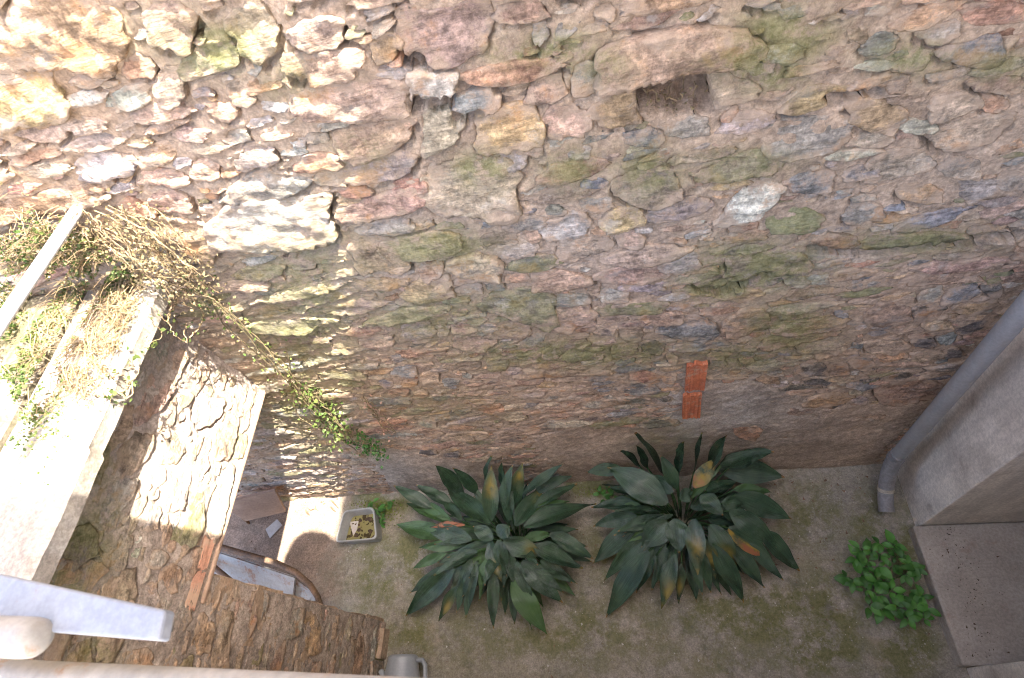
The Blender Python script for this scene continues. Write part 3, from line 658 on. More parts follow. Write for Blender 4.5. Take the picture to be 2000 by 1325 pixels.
# timber lintel whose edge shows below the masonry, and the ribbed brick course over the jamb
m = MB(); m.box(XW - .32, XW + .012, DOOR_Y - .10, -.012, DOOR_Z - .010, DOOR_Z + .006); m.build('lintel', M_BOARD, side, bevel=.004)
ya, yb = STRIP[0].min(), STRIP[0].max()
for k in range(2):
    y0 = ya + (yb - ya) * k / 2 + .012 * k; y1 = ya + (yb - ya) * (k + 1) / 2 - .006; m = MB(); V = []
    zz = [DOOR_Z + .03 + .055 * i / 10 for i in range(11)]
    for y in (y0, y1):
        for i, z_ in enumerate(zz): V.append((XW + (.0125 if i % 2 else .006) - .003 * rnd.random(), y + .010 * rnd.uniform(-1, 1), z_))
    V += [(XW - .05, v[1], v[2]) for v in V[:]]
    Fc = [(i, 11 + i, 12 + i, i + 1) for i in range(10)] + [(0, 22, 33, 11), (10, 21, 43, 32)]
    Fc += [(i, i + 1, 22 + i + 1, 22 + i) for i in range(10)] + [(11 + i + 1, 11 + i, 33 + i, 33 + i + 1) for i in range(10)]
    m.add(V, Fc).build('brick', M_BRICKD, side)
# coping slab: overhanging, worn edge
def slab(name, x0, x1, y0, y1, z0, z1, mat, parent, wob=.010, ny=90, nx=16, seed=1, step=None):
    ys = np.linspace(y0, y1, ny); V = []; prof = []
    for y in ys:
        e = x1 + wob * fbm(np.array([y * 7.]), np.array([seed * 3.]), 4, seed)[0]
        if step and y < step[0]: e += step[1]
        row = [(x0, y, z0)]
        row.append((x0, y, z1))
        for i in range(1, nx):
            x = x0 + (e - x0) * i / nx; row.append((x, y, z1 + .006 * fbm(np.array([x * 9.]), np.array([y * 9.]), 4, seed + 3)[0]))
        row += [(e - .012, y, z1 - .002), (e, y, z1 - .013), (e - .006 + .006 * fbm(np.array([y * 30.]), np.array([2.]), 2, seed)[0], y, (z0 + z1) / 2), (e - .010, y, z0)]
        V.append(row)
    n = len(V[0]); P = [p for r in V for p in r]; Fc = []
    for j in range(ny - 1):
        for i in range(n): Fc.append((j * n + i, j * n + (i + 1) % n, (j + 1) * n + (i + 1) % n, (j + 1) * n + i)[::-1])
    Fc += [tuple(range(n)), tuple((ny - 1) * n + i for i in range(n))[::-1]]
    me = mesh(name, P, [f[::-1] for f in Fc], True); o = new_obj(name, me, parent, mat)
    try: me.set_sharp_from_angle(angle=math.radians(50))
    except Exception: pass
    return o
slab('coping', -1.862, -1.552, -1.9, -.012, 2.37, 2.44, M_COPING, side, .012, 110, seed=3, step=(-.62, .016))
# roof of the low building: two more tiers behind the coping, each with its own gap
roof = empty('low_roof', (-2.6, -.8, 2.3))
tag(roof, 'low flat roof of concrete strips overgrown with moss behind the doorway wall', 'roof')
def child(o, p): o.parent = p; o.matrix_parent_inverse = Matrix.Translation(p.location).inverted(); return o
child(slab('concrete_strip', -2.10, -1.885, -1.9, -.012, 2.30, 2.455, M_TIER, None, .008, 80, 12, 5), roof)
child(slab('concrete_strip', -2.60, -2.125, -1.9, -.012, 2.28, 2.50, M_TIER, None, .012, 80, 14, 9), roof)
child(MB().box(-2.86, -2.61, -1.9, -.012, 2.20, 2.62).build('concrete_strip', M_TIER), roof)
child(MB().box(-2.86, XW - .36, -1.9, -.012, 2.10, 2.28).build('roof_base', M_TIER), roof)

# ------------------------------------------------------------------ FLOOR
res = .016
fu = np.arange(-4.1, 2.3, res); fv = np.arange(-2.6, .03, res); FU, FV = np.meshgrid(fu, fv)
H = .006 * fbm(FU * 3, FV * 3, 3, 71) + .004 * fbm(FU * 16, FV * 16, 3, 75) + .05 * np.exp(-((FV) / .05) ** 2) * (.4 + .6 * vnoise(FU * 5, FV * 0, 4))
PW = np.stack([FU, FV, H], -1); FP = to_px(PW)
MOSS_FLOOR = [(1480, 1195, 170, 70, .9), (1600, 1265, 80, 50, 1.2), (820, 1080, 45, 70, 1.1), (800, 1240, 60, 60, .7), (1250, 1080, 140, 70, .7), (740, 1120, 60, 110, .6), (1580, 1010, 90, 70, .6), (1620, 1190, 90, 90, .7), (1770, 1270, 60, 60, 1), (740, 985, 50, 30, 1.3),
              (1160, 950, 60, 22, 1.3), (1100, 1230, 300, 90, .55), (1700, 1020, 60, 60, .6), (930, 1150, 200, 80, .5), (1770, 1100, 30, 120, .7), (1400, 1290, 200, 60, .4)]
I = np.arange(FU.size).reshape(FU.shape); Q = np.stack([I[:-1, :-1], I[:-1, 1:], I[1:, 1:], I[1:, :-1]], -1).reshape(-1, 4)
fl = new_obj('ground', mesh('ground', PW.reshape(-1, 3), Q, True, None, blob_mask(FP, MOSS_FLOOR).reshape(-1)), None, M_FLOOR); tag(fl, kind='structure')
MB().box(-14, 14, -14, 14, -.30, -.13).build('terrain', M_FLOOR); tag(bpy.data.objects['terrain'], kind='structure')

# ------------------------------------------------------------------ RIGHT BUILDING: pier, doorway with sill, wall above
XR = 1.38
rb = empty('rendered_building', (XR, -.2, 0)); tag(rb, 'grey rendered building with a recessed doorway beside the downpipe', 'building')
m = MB(); m.box(XR, XR + 1.2, -.37, .1, -.1, 2.35); child(m.build('pier', M_RENDER, bevel=.008), rb)
m = MB(); m.box(XR + .6, XR + .75, -1.03, -.372, -.1, 2.35); child(m.build('door_recess', M_RENDER), rb)
m = MB(); m.box(XR, XR + 1.2, -3.2, -1.03, -.1, 2.35); child(m.build('far_pier', M_RENDER, bevel=.008), rb)
m = MB(); m.box(XR + .0, XR + 1.2, -3.2, .1, 2.352, 6.41); child(m.build('upper_wall', M_FACADE), rb)
m = MB(); m.box(1.335, XR + .6, -1.028, -.372, -.1, .085); child(m.build('door_sill', M_SILL, bevel=.012), rb)

# ------------------------------------------------------------------ CAMERA-SIDE HOUSE (behind the viewer): wall kept low for sky light, unseen blockers added for shade
hb = empty('viewer_house', (0, -1.6, 0)); tag(hb, 'pale flat roofed house on the near side of the yard with an added canopy', 'house')
m = MB(); m.box(-1.7, 1.37, -4.6, -1.42, -.1, 2.35); m.box(-2.9, -1.7, -4.6, -1.9, -.1, 2.35); child(m.build('wall', M_FACADE), hb)
m = MB(); m.box(-1.45, -.12, -2.1, -.945, 4.30, 4.38); m.box(-.12, .86, -2.1, -.83, 4.30, 4.38); child(m.build('sunblocker', M_FACADE), hb)  # unseen slab added to block the sun, cut to the span needed
for x_ in (-1.38, .8): child(MB().box(x_ - .04, x_ + .04, -2.06, -1.98, 2.35, 4.30).build('post', M_WHITE), hb)  # posts invented to carry the added slab
m = MB(); m.tube([(.08, -.83, 4.301), (.08, -.83, 4.44)], .155, 24); child(m.build('round_shadow_caster', M_RENDER), hb)  # unseen disc added to cast a rounded shadow on the floor

# ------------------------------------------------------------------ DOWNPIPE
dp = empty('downpipe', (1.25, -.1, 0)); tag(dp, 'grey plastic downpipe with an elbow in the corner beside the rendered pier', 'pipe')
PY = -.10; r0 = .0345
pb = on_y(1740, 905, PY); pt_ = np.array([pb[0] - .03, PY, 3.4])
pb[2] = .40
child(MB().tube([pb, pb + (pt_ - pb) * .33, pb + (pt_ - pb) * .331, pt_], r0, 28).build('pipe', M_PIPE, smooth=True), dp)
e0 = pb + np.array([0, 0, .06]); foot = on_floor(1732, 1000, .085)
arc = [e0, pb + np.array([0, -.002, -.02]), pb + np.array([.004, -.01, -.09]), pb * .8 + foot * .2 + np.array([0, 0, -.06])]
d_ = foot - pb; arc = [e0]
for t in np.linspace(0, 1, 9):
    arc.append(pb + np.array([d_[0] * t ** 1.7, d_[1] * t ** 1.7, d_[2] * (1 - (1 - t) ** 1.5)]))
child(MB().tube(arc, r0 + .004, 28).build('elbow', M_PVCJ, smooth=True), dp)
for i in (1, 6):
    a, b = np.array(arc[i]), np.array(arc[i + 1]); t = _n(b - a)
    child(MB().tube([a - t * .008, a + t * .012], r0 + .0068, 28).build('joint_ring', M_CEM if i == 6 else M_PVCJ, smooth=True), dp)

# ------------------------------------------------------------------ white bar over the coping
wb = empty('white_rail', (-1.56, -.6, 2.77)); tag(wb, 'white painted metal rail above the coping with one end in the tall wall', 'rail')
child(MB().tube([on_floor(158, 402, 2.77) + np.array([0, .03, 0]), (-1.575, -.4, 2.77), (-1.60, -1.45, 2.77)], .0165, 12).build('bar', M_ALU, smooth=True), wb)
child(MB().tube([(-1.60, -1.42, 2.40), (-1.60, -1.42, 2.78)], .015, 12).build('post', M_ALU, smooth=True), wb)

# ------------------------------------------------------------------ window railing close to the lens
rl = empty('window_railing', (-.4, -1.15, 3.1)); tag(rl, 'white painted iron railing with flaking rusty paint close to the viewer', 'railing')
def at_z(px_, py_, z_): return on_floor(px_, py_, z_)
Zb = 3.08
e = [at_z(*p, Zb) for p in [(-60, 1108), (322, 1192), (310, 1252), (-60, 1222)]]
m = MB(); V = [tuple(p) for p in e] + [(p[0], p[1], p[2] - .016) for p in e]
m.add(V, [(0, 3, 2, 1), (4, 5, 6, 7), (0, 1, 5, 4), (1, 2, 6, 5), (2, 3, 7, 6), (3, 0, 4, 7)]); child(m.build('flat_bar', M_WHITE, bevel=.003), rl)
a = at_z(-60, 1240, Zb + .008); b = at_z(82, 1247, Zb + .008)
child(MB().tube([a, b - (b - a) * .16, b - (b - a) * .09, b - (b - a) * .035, b - (b - a) * .008, b], [.0195, .0195, .0188, .0155, .009, .003], 24).build('sleeve', M_WHITER, smooth=True), rl)
z_ = 3.02; a = at_z(-140, 1312, z_); b = at_z(520, 1348, z_); d_ = _n(b - a)
child(MB().tube([a - d_ * .3, b, b + d_ * 1.2], .0165, 20).build('hand_rail', M_WHITER, smooth=True), rl)
child(MB().tube([a + d_ * .06 + np.array([0, -.005, -.02]), a + d_ * .06 + np.array([0, .02, .06])], .012, 12).build('bracket', M_WHITER, smooth=True), rl)
for k in range(7):
    q = a + d_ * (-.2 + .25 * k) + np.array([0, -.016, -.0])
    child(MB().tube([q, q + np.array([0, 0, -.9])], .007, 10).build('baluster', M_WHITER, smooth=True), rl)

# ------------------------------------------------------------------ STORE behind the doorway
cr = empty('rusty_bedstead', (-2.4, -.55, 0)); tag(cr, 'rusted white metal panel with a bent tubular frame leaning inside the doorway', 'bed frame')
fp = [on_floor(*p, z) for p, z in (((395, 1058), .50), ((470, 1080), .50), ((540, 1100), .50), ((578, 1118), .50), ((605, 1142), .48), ((620, 1165), .44), ((628, 1190), .36))]
child(MB().tube(fp + [fp[-1] + np.array([.02, -.02, -.36])], .017, 12).build('tube_frame', M_RUST, smooth=True), cr)
fp2 = [on_floor(*p, .40) for p in ((380, 1092), (418, 1108), (455, 1138), (480, 1180))]
child(MB().tube(fp2, .017, 12).build('tube_frame', M_RUST, smooth=True), cr)
def plate(name, pts, zs, th, mat, parent):
    P = [on_floor(*p, z) for p, z in zip(pts, zs)]; nrm = _n(np.cross(P[1] - P[0], P[2] - P[0])); nrm = nrm if nrm[2] > 0 else -nrm
    V = P + [p - nrm * th for p in P]; n = len(P); m = MB()
    m.add(V, [tuple(range(n)), tuple(range(n, 2 * n))[::-1]] + [(i, (i + 1) % n, n + (i + 1) % n, n + i) for i in range(n)])
    o = m.build(name, mat, bevel=.003)
    return child(o, parent) if parent else o
plate('enamel_panel', [(400, 1072), (575, 1130), (566, 1200), (385, 1160)], [.43, .43, .20, .20], .012, M_PANEL, cr)
plate('enamel_panel', [(580, 1135), (615, 1160), (612, 1195), (574, 1200)], [.38, .34, .16, .16], .012, M_PANEL, cr)
o = plate('board', [(430, 985), (536, 960), (557, 1000), (480, 1018)], [.40, .40, .12, .12], .02, M_BOARD, None); tag(o, 'pale plaster board leaning on the tall wall inside the doorway', 'board')
o = MB().tube([on_floor(436, 978, .42), on_floor(486, 1022, .02)], .011, 8).build('wooden_stick', M_WOOD, smooth=True); tag(o, 'brown wooden stick leaning beside the pale board in the doorway', 'stick')
o = plate('paper_sheet', [(519, 1034), (541, 1015), (551, 1026), (527, 1051)], [.012] * 4, .003, M_PAPER, None); tag(o, 'grey sheet of paper lying on the dark floor inside the doorway', 'paper')
for i, (a, b) in enumerate((((626, 969), (634, 978)), ((643, 972), (661, 993)), ((597, 997), (605, 1007)), ((646, 990), (656, 1000)))):
    P0, P1 = on_floor(*a, .015), on_floor(*b, .008)
    o = MB().tube([P0, (P0 + P1) / 2 + np.array([0, 0, .008]), P1], [.004, .007, .003], 7).build('twig', M_RUST, smooth=True)
    tag(o, ['short dark twig nearest the wall on the sunlit floor', 'longest dark twig on the sunlit floor near the grey tub', 'small twig beside the round pebble on the sunlit floor', 'short twig against the sunlit rim of the grey tub'][i], 'twig', 'twigs on the sunlit doorway floor')
def lump(name, P, sx, sy, sz, mat, seed, tint=None):
    V, Fc = [], []; nu, nv = 12, 7
    for j in range(nv + 1):
        th = math.pi * j / nv
        for i in range(nu):
            ph = 2 * math.pi * i / nu; r = 1 + .18 * fbm(np.array([math.cos(ph) * 2 + seed]), np.array([math.sin(ph) * 2 + th]), 2, seed)[0]
            V.append((P[0] + sx * r * math.sin(th) * math.cos(ph), P[1] + sy * r * math.sin(th) * math.sin(ph), P[2] + sz * r * math.cos(th)))
    for j in range(nv):
        for i in range(nu): Fc.append((j * nu + i, (j + 1) * nu + i, (j + 1) * nu + (i + 1) % nu, j * nu + (i + 1) % nu))
    me = mesh(name, V, Fc, True, tint, 0 if tint is not None else None); return new_obj(name, me, None, mat)
o = lump('pebble', on_floor(609, 990, .02), .03, .025, .02, M_STONE, 3, COLS['P']); tag(o, 'pink round pebble on the sunlit floor inside the doorway', 'stone')
# loose masonry foot beside the jamb
edge_stones(side, [(-1.76, -1.69 + rnd.uniform(-.01, .012), -1.02 - .17 * k, -.86 - .17 * k, -.03, .10 + rnd.uniform(-.03, .05), 'TGPD'[k]) for k in range(4)])

# ------------------------------------------------------------------ GREY TUB with stale water
tb = empty('plastic_tub', tuple(on_floor(697, 1028))); tag(tb, 'grey plastic tub half full of murky yellow water at the sunlight edge', 'tub')
zt = .15
C4 = [on_floor(*p, zt) for p in ((672, 998), (729, 991), (735, 1052), (655, 1059))]
cen = sum(C4) / 4
def rring(s, z, rad, n=6):
    pts = []; Q4 = [cen + (c - cen) * s for c in C4]
    for i in range(4):
        p, a, b = Q4[i], Q4[i - 1], Q4[(i + 1) % 4]; da, db = _n(a - p), _n(b - p)
        for k in range(n + 1):
            t = k / n; q = (1 - t) ** 2 * (p + da * rad) + 2 * t * (1 - t) * p + t * t * (p + db * rad); pts.append((q[0], q[1], z))
    return pts
def skin(rings, close_last=True):
    V = [p for r in rings for p in r]; n = len(rings[0]); Fc = []
    for j in range(len(rings) - 1):
        for i in range(n): Fc.append((j * n + i, j * n + (i + 1) % n, (j + 1) * n + (i + 1) % n, (j + 1) * n + i))
    if close_last: Fc.append(tuple((len(rings) - 1) * n + i for i in range(n)))
    return V, Fc
prof = [(.80, .004, .03), (.84, .006, .03), (.955, zt - .022, .035), (1.02, zt - .02, .035), (1.035, zt - .004, .035), (1.02, zt, .035), (.95, zt, .034), (.93, zt - .006, .034), (.80, .018, .03)]
child(MB().add(*skin([rring(s, z, r) for s, z, r in prof])).build('basin', M_TUB, smooth=True), tb)
child(MB().add(*skin([rring(.855, .062, .03), rring(.5, .0622, .02)])).build('water', M_WATER), tb)
for k in range(14):
    p = cen + (C4[k % 4] - cen) * rnd.uniform(.1, .62) + np.array([rnd.uniform(-.02, .02), rnd.uniform(-.02, .02), 0]); p[2] = .0645
    s_ = rnd.uniform(.008, .016); an = rnd.uniform(0, 6)
    V = [(p[0] + s_ * math.cos(an + w) * (1.4 if q % 2 else .8), p[1] + s_ * math.sin(an + w), p[2] + .001 * q % 2) for q, w in enumerate(np.linspace(0, 5.2, 6))]
    o = new_obj('floating_leaf', mesh('floating_leaf', V, [tuple(range(6))], False), None, M_DARKLEAF); child(o, tb)
o = plate('floating_paper', [(683, 1020), (700, 1018), (697, 1034), (690, 1046)], [.068] * 4, .002, M_PAPER, None); tag(o, 'torn pale scrap of paper floating in the tub of murky water', 'paper')

# ------------------------------------------------------------------ WATERING CAN lying at the near edge
wc = empty('watering_can', tuple(on_floor(790, 1330))); tag(wc, 'blue grey plastic watering can tipped over on the yard floor', 'watering can')
A = on_floor(788, 1279, .13); B = on_floor(780, 1390, .13); ax = _n(B - A); L_ = .34
u1 = _n(np.cross(ax, np.array([0, 0, 1.]))); u2 = np.cross(u1, ax)
rings = []
for t, r in ((0, .012), (.002, .076), (.010, .085), (.022, .089), (.03, .087), (.10, .100), (.22, .115), (.30, .122), (.312, .124), (.33, .122)):
    c = A + ax * t; rings.append([tuple(c + r * (u1 * math.cos(w) + u2 * math.sin(w))) for w in np.linspace(0, 2 * math.pi, 32, endpoint=False)])
rings = rings[::-1]
child(MB().add(*skin(rings)).build('body', M_CAN, smooth=True), wc)
sg = 1 if (to_px(A + u1 * .1)[0] > to_px(A)[0]) else -1
h0 = A + ax * .03 + u1 * sg * .086
hp = [h0, h0 + u1 * sg * .035 + ax * .002, h0 + u1 * sg * .052 + ax * .03, h0 + u1 * sg * .056 + ax * .09, h0 + u1 * sg * .05 + ax * .16, h0 + u1 * sg * .03 + ax * .20, h0 + ax * .21 + u1 * sg * .01]
child(MB().tube(hp, .013, 12).build('handle', M_CAN, smooth=True), wc)
s0 = A + ax * .13 - u1 * sg * .085
child(MB().tube([s0, s0 - u1 * sg * .03 - ax * .03, s0 - u1 * sg * .05 - ax * .055], [.022, .017, .015], 14).build('spout', M_CAN, smooth=True), wc)

# ------------------------------------------------------------------ BROAD-LEAVED PLANTS
P1 = """769 949 825 986 26;813 948 868 979 30;850 909 892 951 34;885 914 927 951 26;960 890 941 927 22;960 909 955 1014 36 y;980 902 982 940 18;1001 909 983 990 30;1022 904 1001 983 34 y;1103 905 1025 955 24;1120 930 1053 951 24
1127 946 1053 983 28;1062 951 1011 1025 40 y;873 953 952 1021 42;794 983 857 1018 24 g;822 976 864 1014 20 g;864 969 889 1014 24;775 1025 857 1049 38 g;831 1032 910 1056 36;1164 985 1029 1028 48;1159 1092 1089 1042 34;818 1070 889 1070 22 g
806 1111 853 1088 20 g;855 1099 924 1085 32;792 1204 871 1120 40;801 1158 867 1116 26;857 1214 878 1162 22 y;880 1186 889 1109 28 y;892 1197 910 1099 28;910 1207 924 1105 30;938 1170 945 1102 28 g;964 1228 962 1127 26;980 1137 952 1060 40 y
990 1127 973 1056 30;1008 1148 994 1078 24;1069 1239 1004 1151 44 g;1043 1181 1011 1106 28;1099 1178 1025 1106 44;1101 1158 1053 1120 22;1118 1139 1067 1102 28;1138 1111 1050 1070 44;1064 1085 983 1060 42 y;1081 1044 1029 1056 22 g
997 1028 973 1050 36;924 1028 959 1056 30;836 1032 895 1023 14 r;1113 979 1046 1000 26 g"""
P2 = """1145 923 1197 906 28;1187 913 1299 983 60;1240 845 1290 915 36;1211 881 1236 899 22;1243 870 1253 902 20;1332 863 1320 913 26;1155 992 1229 983 30;1159 1028 1229 1011 32;1157 1102 1239 1025 42;1180 1134 1260 1049 34;1183 1207 1257 1092 46
1243 1158 1274 1102 20;1273 1153 1299 1085 26;1292 1190 1317 1099 34 y;1325 1179 1331 1120 22 y;1218 1088 1260 1070 26 y;1190 951 1225 969 24;1208 993 1246 1000 30 g;1253 1070 1299 1025 50;1327 1081 1317 1018 46;1420 850 1388 913 34;1372 845 1360 910 20
1512 883 1419 895 44;1490 891 1440 900 24;1532 932 1416 906 50;1547 1014 1451 965 44;1507 962 1451 951 22 g;1519 1070 1440 1000 42;1561 1116 1510 1046 40;1530 1134 1475 1070 24;1507 1092 1437 1039 42 o;1493 1148 1444 1078 34;1453 1176 1405 1078 38
1439 1109 1395 1032 42 y;1398 1130 1381 1063 34 y;1363 1123 1360 1018 42 y;1372 1162 1353 1088 22;1389 1158 1374 1088 22;1460 1035 1409 979 42 y;1400 895 1360 948 32 Y;1412 1007 1374 965 38;1440 941 1388 955 34;1335 863 1321 920 30;1353 958 1328 976 28
1454 990 1423 983 30;1260 930 1310 960 34;1290 890 1320 950 30"""
def leaf_geo(root, B, T, w, roll, rs, droop, kind):
    d = T - B; L = np.linalg.norm(d); B2 = B
    mid = (B + T) / 2 + np.array([0, 0, droop * L])
    nl, nw = 16, 8; V, UV, C, Fc = [], [], [], []
    wob = rs.uniform(-1, 1, 4)
    for i in range(nl + 1):
        t = i / nl
        c = (1 - t) ** 2 * B + 2 * t * (1 - t) * mid + t * t * T
        tg = _n(2 * (1 - t) * (mid - B) + 2 * t * (T - mid))
        up = np.array([0, 0, 1.]); s_ = _n(np.cross(tg, up) + 1e-6); nn = np.cross(s_, tg)
        an = roll + .35 * wob[0] * (t - .5); s2 = s_ * math.cos(an) + nn * math.sin(an); n2 = np.cross(s2, tg)
        prof = (math.sin(math.pi * min(1, (t * .97 + .03) ** .80)) ** 1.05) if t < 1 else 0
        hw = w / 2 * max(prof, .03)
        for j in range(nw + 1):
            a = j / nw * 2 - 1
            fold = abs(a) * hw * .34 + .0016 * (j % 2) + .004 * math.sin(9 * t + a * 2 + wob[1] * 4) + .003 * math.sin(16 * t * (1 + .3 * wob[2]) + 3 * a)
            V.append(c + s2 * a * hw + n2 * (fold - .15 * hw)); UV.append((j / nw, t * L / .4))
            y = g = b = 0.
            if kind == 'y': y = .62 * math.exp(-((t - .68 - .2 * wob[3]) / .2) ** 2 - ((a - .5 * wob[2]) / .7) ** 2) + .5 * sstep(.86, .98, t)
            if kind == 'Y': y = .8 * (1 - .5 * abs(a)); g = .6 * (t < .3)
            if kind == 'o': y = max(0, .9 * (a * np.sign(wob[2]) > .0)); g = max(0., 1.2 * (a * np.sign(wob[2]) > .35)) * sstep(.2, .5, t)
            if kind == 'r': g = 1.3
            if kind == 'g': b = .45
            if kind == '': y = .8 * sstep(.94, 1., t); g = .7 * sstep(.97, 1., t)
            C.append((y, g, b))
    for i in range(nl):
        for j in range(nw): q = i * (nw + 1) + j; Fc.append((q, q + 1, q + nw + 2, q + nw + 1))
    # petiole rises from the root and bends into the blade
    n0 = len(V); st = root + (B - root) * np.array([.35, .35, 0]); st[2] = max(.0, root[2])
    pm = np.array([st[0] * .75 + B[0] * .25, st[1] * .75 + B[1] * .25, B[2] * .75])
    k = 6
    for i in range(k + 1):
        t = i / k; c = (1 - t) ** 2 * st + 2 * t * (1 - t) * pm + t * t * B
        for q in range(5): V.append(c + .005 * np.array([math.cos(q * 1.2566), math.sin(q * 1.2566), 0])); UV.append((.5, t)); C.append((0, 0, .3))
    for i in range(k):
        for q in range(5): Fc.append((n0 + i * 5 + q, n0 + i * 5 + (q + 1) % 5, n0 + (i + 1) * 5 + (q + 1) % 5, n0 + (i + 1) * 5 + q))
    return V, Fc, UV, C
def big_plant(label, centre, spec, zc, seed):
    rs = np.random.RandomState(seed)
    R0 = on_floor(*centre, zc); root = np.array([R0[0], R0[1], 0.])
    pl = empty('broad_leaf_plant', tuple(root)); tag(pl, label, 'plant', 'broad leaved plants on the yard floor')
    def add(T, B, w, kind):
        V, Fc, UV, C = leaf_geo(root, B, T, w, rs.uniform(-.6, .6), rs, rs.uniform(.06, .28), kind)
        V = np.array(V) - root; V[:, 1] = np.minimum(V[:, 1], -.02 - root[1])
        V[:, 2] = np.maximum(V[:, 2], .012)
        o = new_obj('leaf', mesh('leaf', V, Fc, True, np.array(C), None, UV), None, M_ASPI); o.parent = pl
    for ln in spec.replace('\n', ';').split(';'):
        a = ln.split(); tx, ty, bx, by, w = map(float, a[:5]); kind = a[5] if len(a) > 5 else ''
        bx, by = bx + .14 * (centre[0] - bx), by + .14 * (centre[1] - by)
        db = math.hypot(bx - centre[0], by - centre[1]); dt = math.hypot(tx - centre[0], ty - centre[1])
        zb = np.clip(.40 - .0011 * db, .16, .42) + rs.uniform(-.03, .03)
        zt_ = np.clip(.40 - .00125 * dt, .05, .40) + rs.uniform(-.02, .03)
        T = on_floor(tx, ty, zt_)
        while T[1] > -.05 and zt_ < 1.2: zt_ += .02; T = on_floor(tx, ty, zt_)
        B = on_floor(bx, by, zb)
        while B[1] > -.06 and zb < 1.2: zb += .02; B = on_floor(bx, by, zb)
        sc = (CAM[2] - (zb + zt_) / 2) / -RM[2, 2] if False else np.linalg.norm((T + B) / 2 - CAM)
        add(T, B, w * sc / F * .90, kind)
    for k in range(24):                       # long under leaves
        an = 6.283 * k / 24 + rs.uniform(-.1, .1); L = rs.uniform(.22, .32); ro = rs.uniform(.12, .22)
        B = root + np.array([ro * math.cos(an), ro * math.sin(an), rs.uniform(.12, .22)])
        T = B + np.array([L * math.cos(an), L * math.sin(an), rs.uniform(-.16, -.02)])
        if T[1] < -.05: add(T, B, rs.uniform(.055, .085), rs.choice(['', '', '', '', '', 'g']))
    for k in range(26):                       # shorter inner and under leaves that fill the clump
        an = rs.uniform(0, 6.28); ro = rs.uniform(.05, .16); L = rs.uniform(.16, .32)
        B = root + np.array([ro * math.cos(an), ro * math.sin(an), rs.uniform(.14, .30)])
        T = B + np.array([L * math.cos(an), L * math.sin(an), rs.uniform(-.12, .16)])
        if T[1] < -.06: add(T, B, rs.uniform(.045, .085), 'g' if rs.rand() < .15 else '')
    return pl
big_plant('dark broad leaved plant on the yard floor nearer the doorway and grey tub', (985, 1042), P1, .34, 3)
big_plant('dark broad leaved plant by the tall wall nearer the downpipe and green weed', (1332, 985), P2, .36, 8)

# ------------------------------------------------------------------ SMALL WEEDS
def ovate(P, dirv, L, w, nrm, rs, n=5):
    s = _n(np.cross(nrm, dirv)); V, Fc = [], []
    for i in range(n + 1):
        t = i / n; pr = math.sin(math.pi * t ** .8) ** .9 * w / 2; c = P + dirv * L * t + nrm * (L * .12 * math.sin(math.pi * t) - L * .10 * t)
        V += [c - s * pr + nrm * pr * .25, c, c + s * pr + nrm * pr * .25]
    for i in range(n):
        for j in range(2): q = i * 3 + j; Fc.append((q, q + 1, q + 4, q + 3))
    return V, Fc
def weed(name, label, centres, z0, leaf, width, count, mat, seed, cat='weed', group=None, single=True):
    rs = np.random.RandomState(seed); c0 = np.mean([on_floor(*c) for c in centres], 0); c0[2] = 0
    pl = empty(name, tuple(c0)); tag(pl, label, cat, group); st = MB(); allm = MB()
    for c in centres:
        zz = z0 * rs.uniform(.6, 1.3); P = on_floor(*c, zz); ft = P * .8 + c0 * .2; ft[2] = 0
        st.tube([ft, (ft + P) / 2 + np.array([0, 0, zz * .2]), P], .0022, 5)
        n = rs.randint(count - 1, count + 2); a0 = rs.uniform(0, 6.28)
        for k in range(n):
            an = a0 + k * 2.4 + rs.uniform(-.3, .3); e = rs.uniform(-.15, .35); dv = np.array([math.cos(an) * math.cos(e), math.sin(an) * math.cos(e), math.sin(e)])
            L = leaf * rs.uniform(.5, 1.0) * (1.25 if rs.rand() < .25 else 1.); nr = _n(np.array([-math.cos(an) * math.sin(e) + rs.uniform(-.2, .2), -math.sin(an) * math.sin(e) + rs.uniform(-.2, .2), math.cos(e)]))
            V, Fc = ovate(P + np.array([0, 0, -.012 * (k % 3)]) + dv * .006, dv, L, L * width * rs.uniform(.85, 1.15), nr, rs)
            if single:
                o = new_obj('leaf', mesh('leaf', np.array(V) - c0, Fc, True), None, mat); o.parent = pl
            else: allm.add(V, Fc)
    child(st.build('stems', M_WEED), pl)
    if not single:
        o = child(allm.build('leaves', mat, smooth=True), pl); tag(o, kind='stuff')
    return pl
W1 = [(235 / 2.85, 600 / 2.85), (290 / 2.85, 612 / 2.85), (345 / 2.85, 575 / 2.85), (412 / 2.85, 580 / 2.85), (340 / 2.85, 635 / 2.85), (430 / 2.85, 640 / 2.85), (205 / 2.85, 650 / 2.85), (500 / 2.85, 690 / 2.85), (545 / 2.85, 715 / 2.85), (480 / 2.85, 745 / 2.85), (400 / 2.85, 710 / 2.85), (330 / 2.85, 700 / 2.85),
      (265 / 2.85, 700 / 2.85), (240 / 2.85, 750 / 2.85), (185 / 2.85, 790 / 2.85), (160 / 2.85, 765 / 2.85), (310 / 2.85, 770 / 2.85), (375 / 2.85, 780 / 2.85), (260 / 2.85, 830 / 2.85), (330 / 2.85, 860 / 2.85), (400 / 2.85, 835 / 2.85), (470 / 2.85, 860 / 2.85), (520 / 2.85, 900 / 2.85), (575 / 2.85, 870 / 2.85), (600 / 2.85, 930 / 2.85),
      (280 / 2.85, 920 / 2.85), (350 / 2.85, 930 / 2.85), (440 / 2.85, 930 / 2.85), (540 / 2.85, 950 / 2.85), (490 / 2.85, 990 / 2.85), (585 / 2.85, 990 / 2.85)]
weed('weed_clump', 'bright green leafy weed clump on the yard floor beside the door sill', [(1600 + a, 860 + b) for a, b in W1], .09, .066, .56, 5, M_WEED, 4)
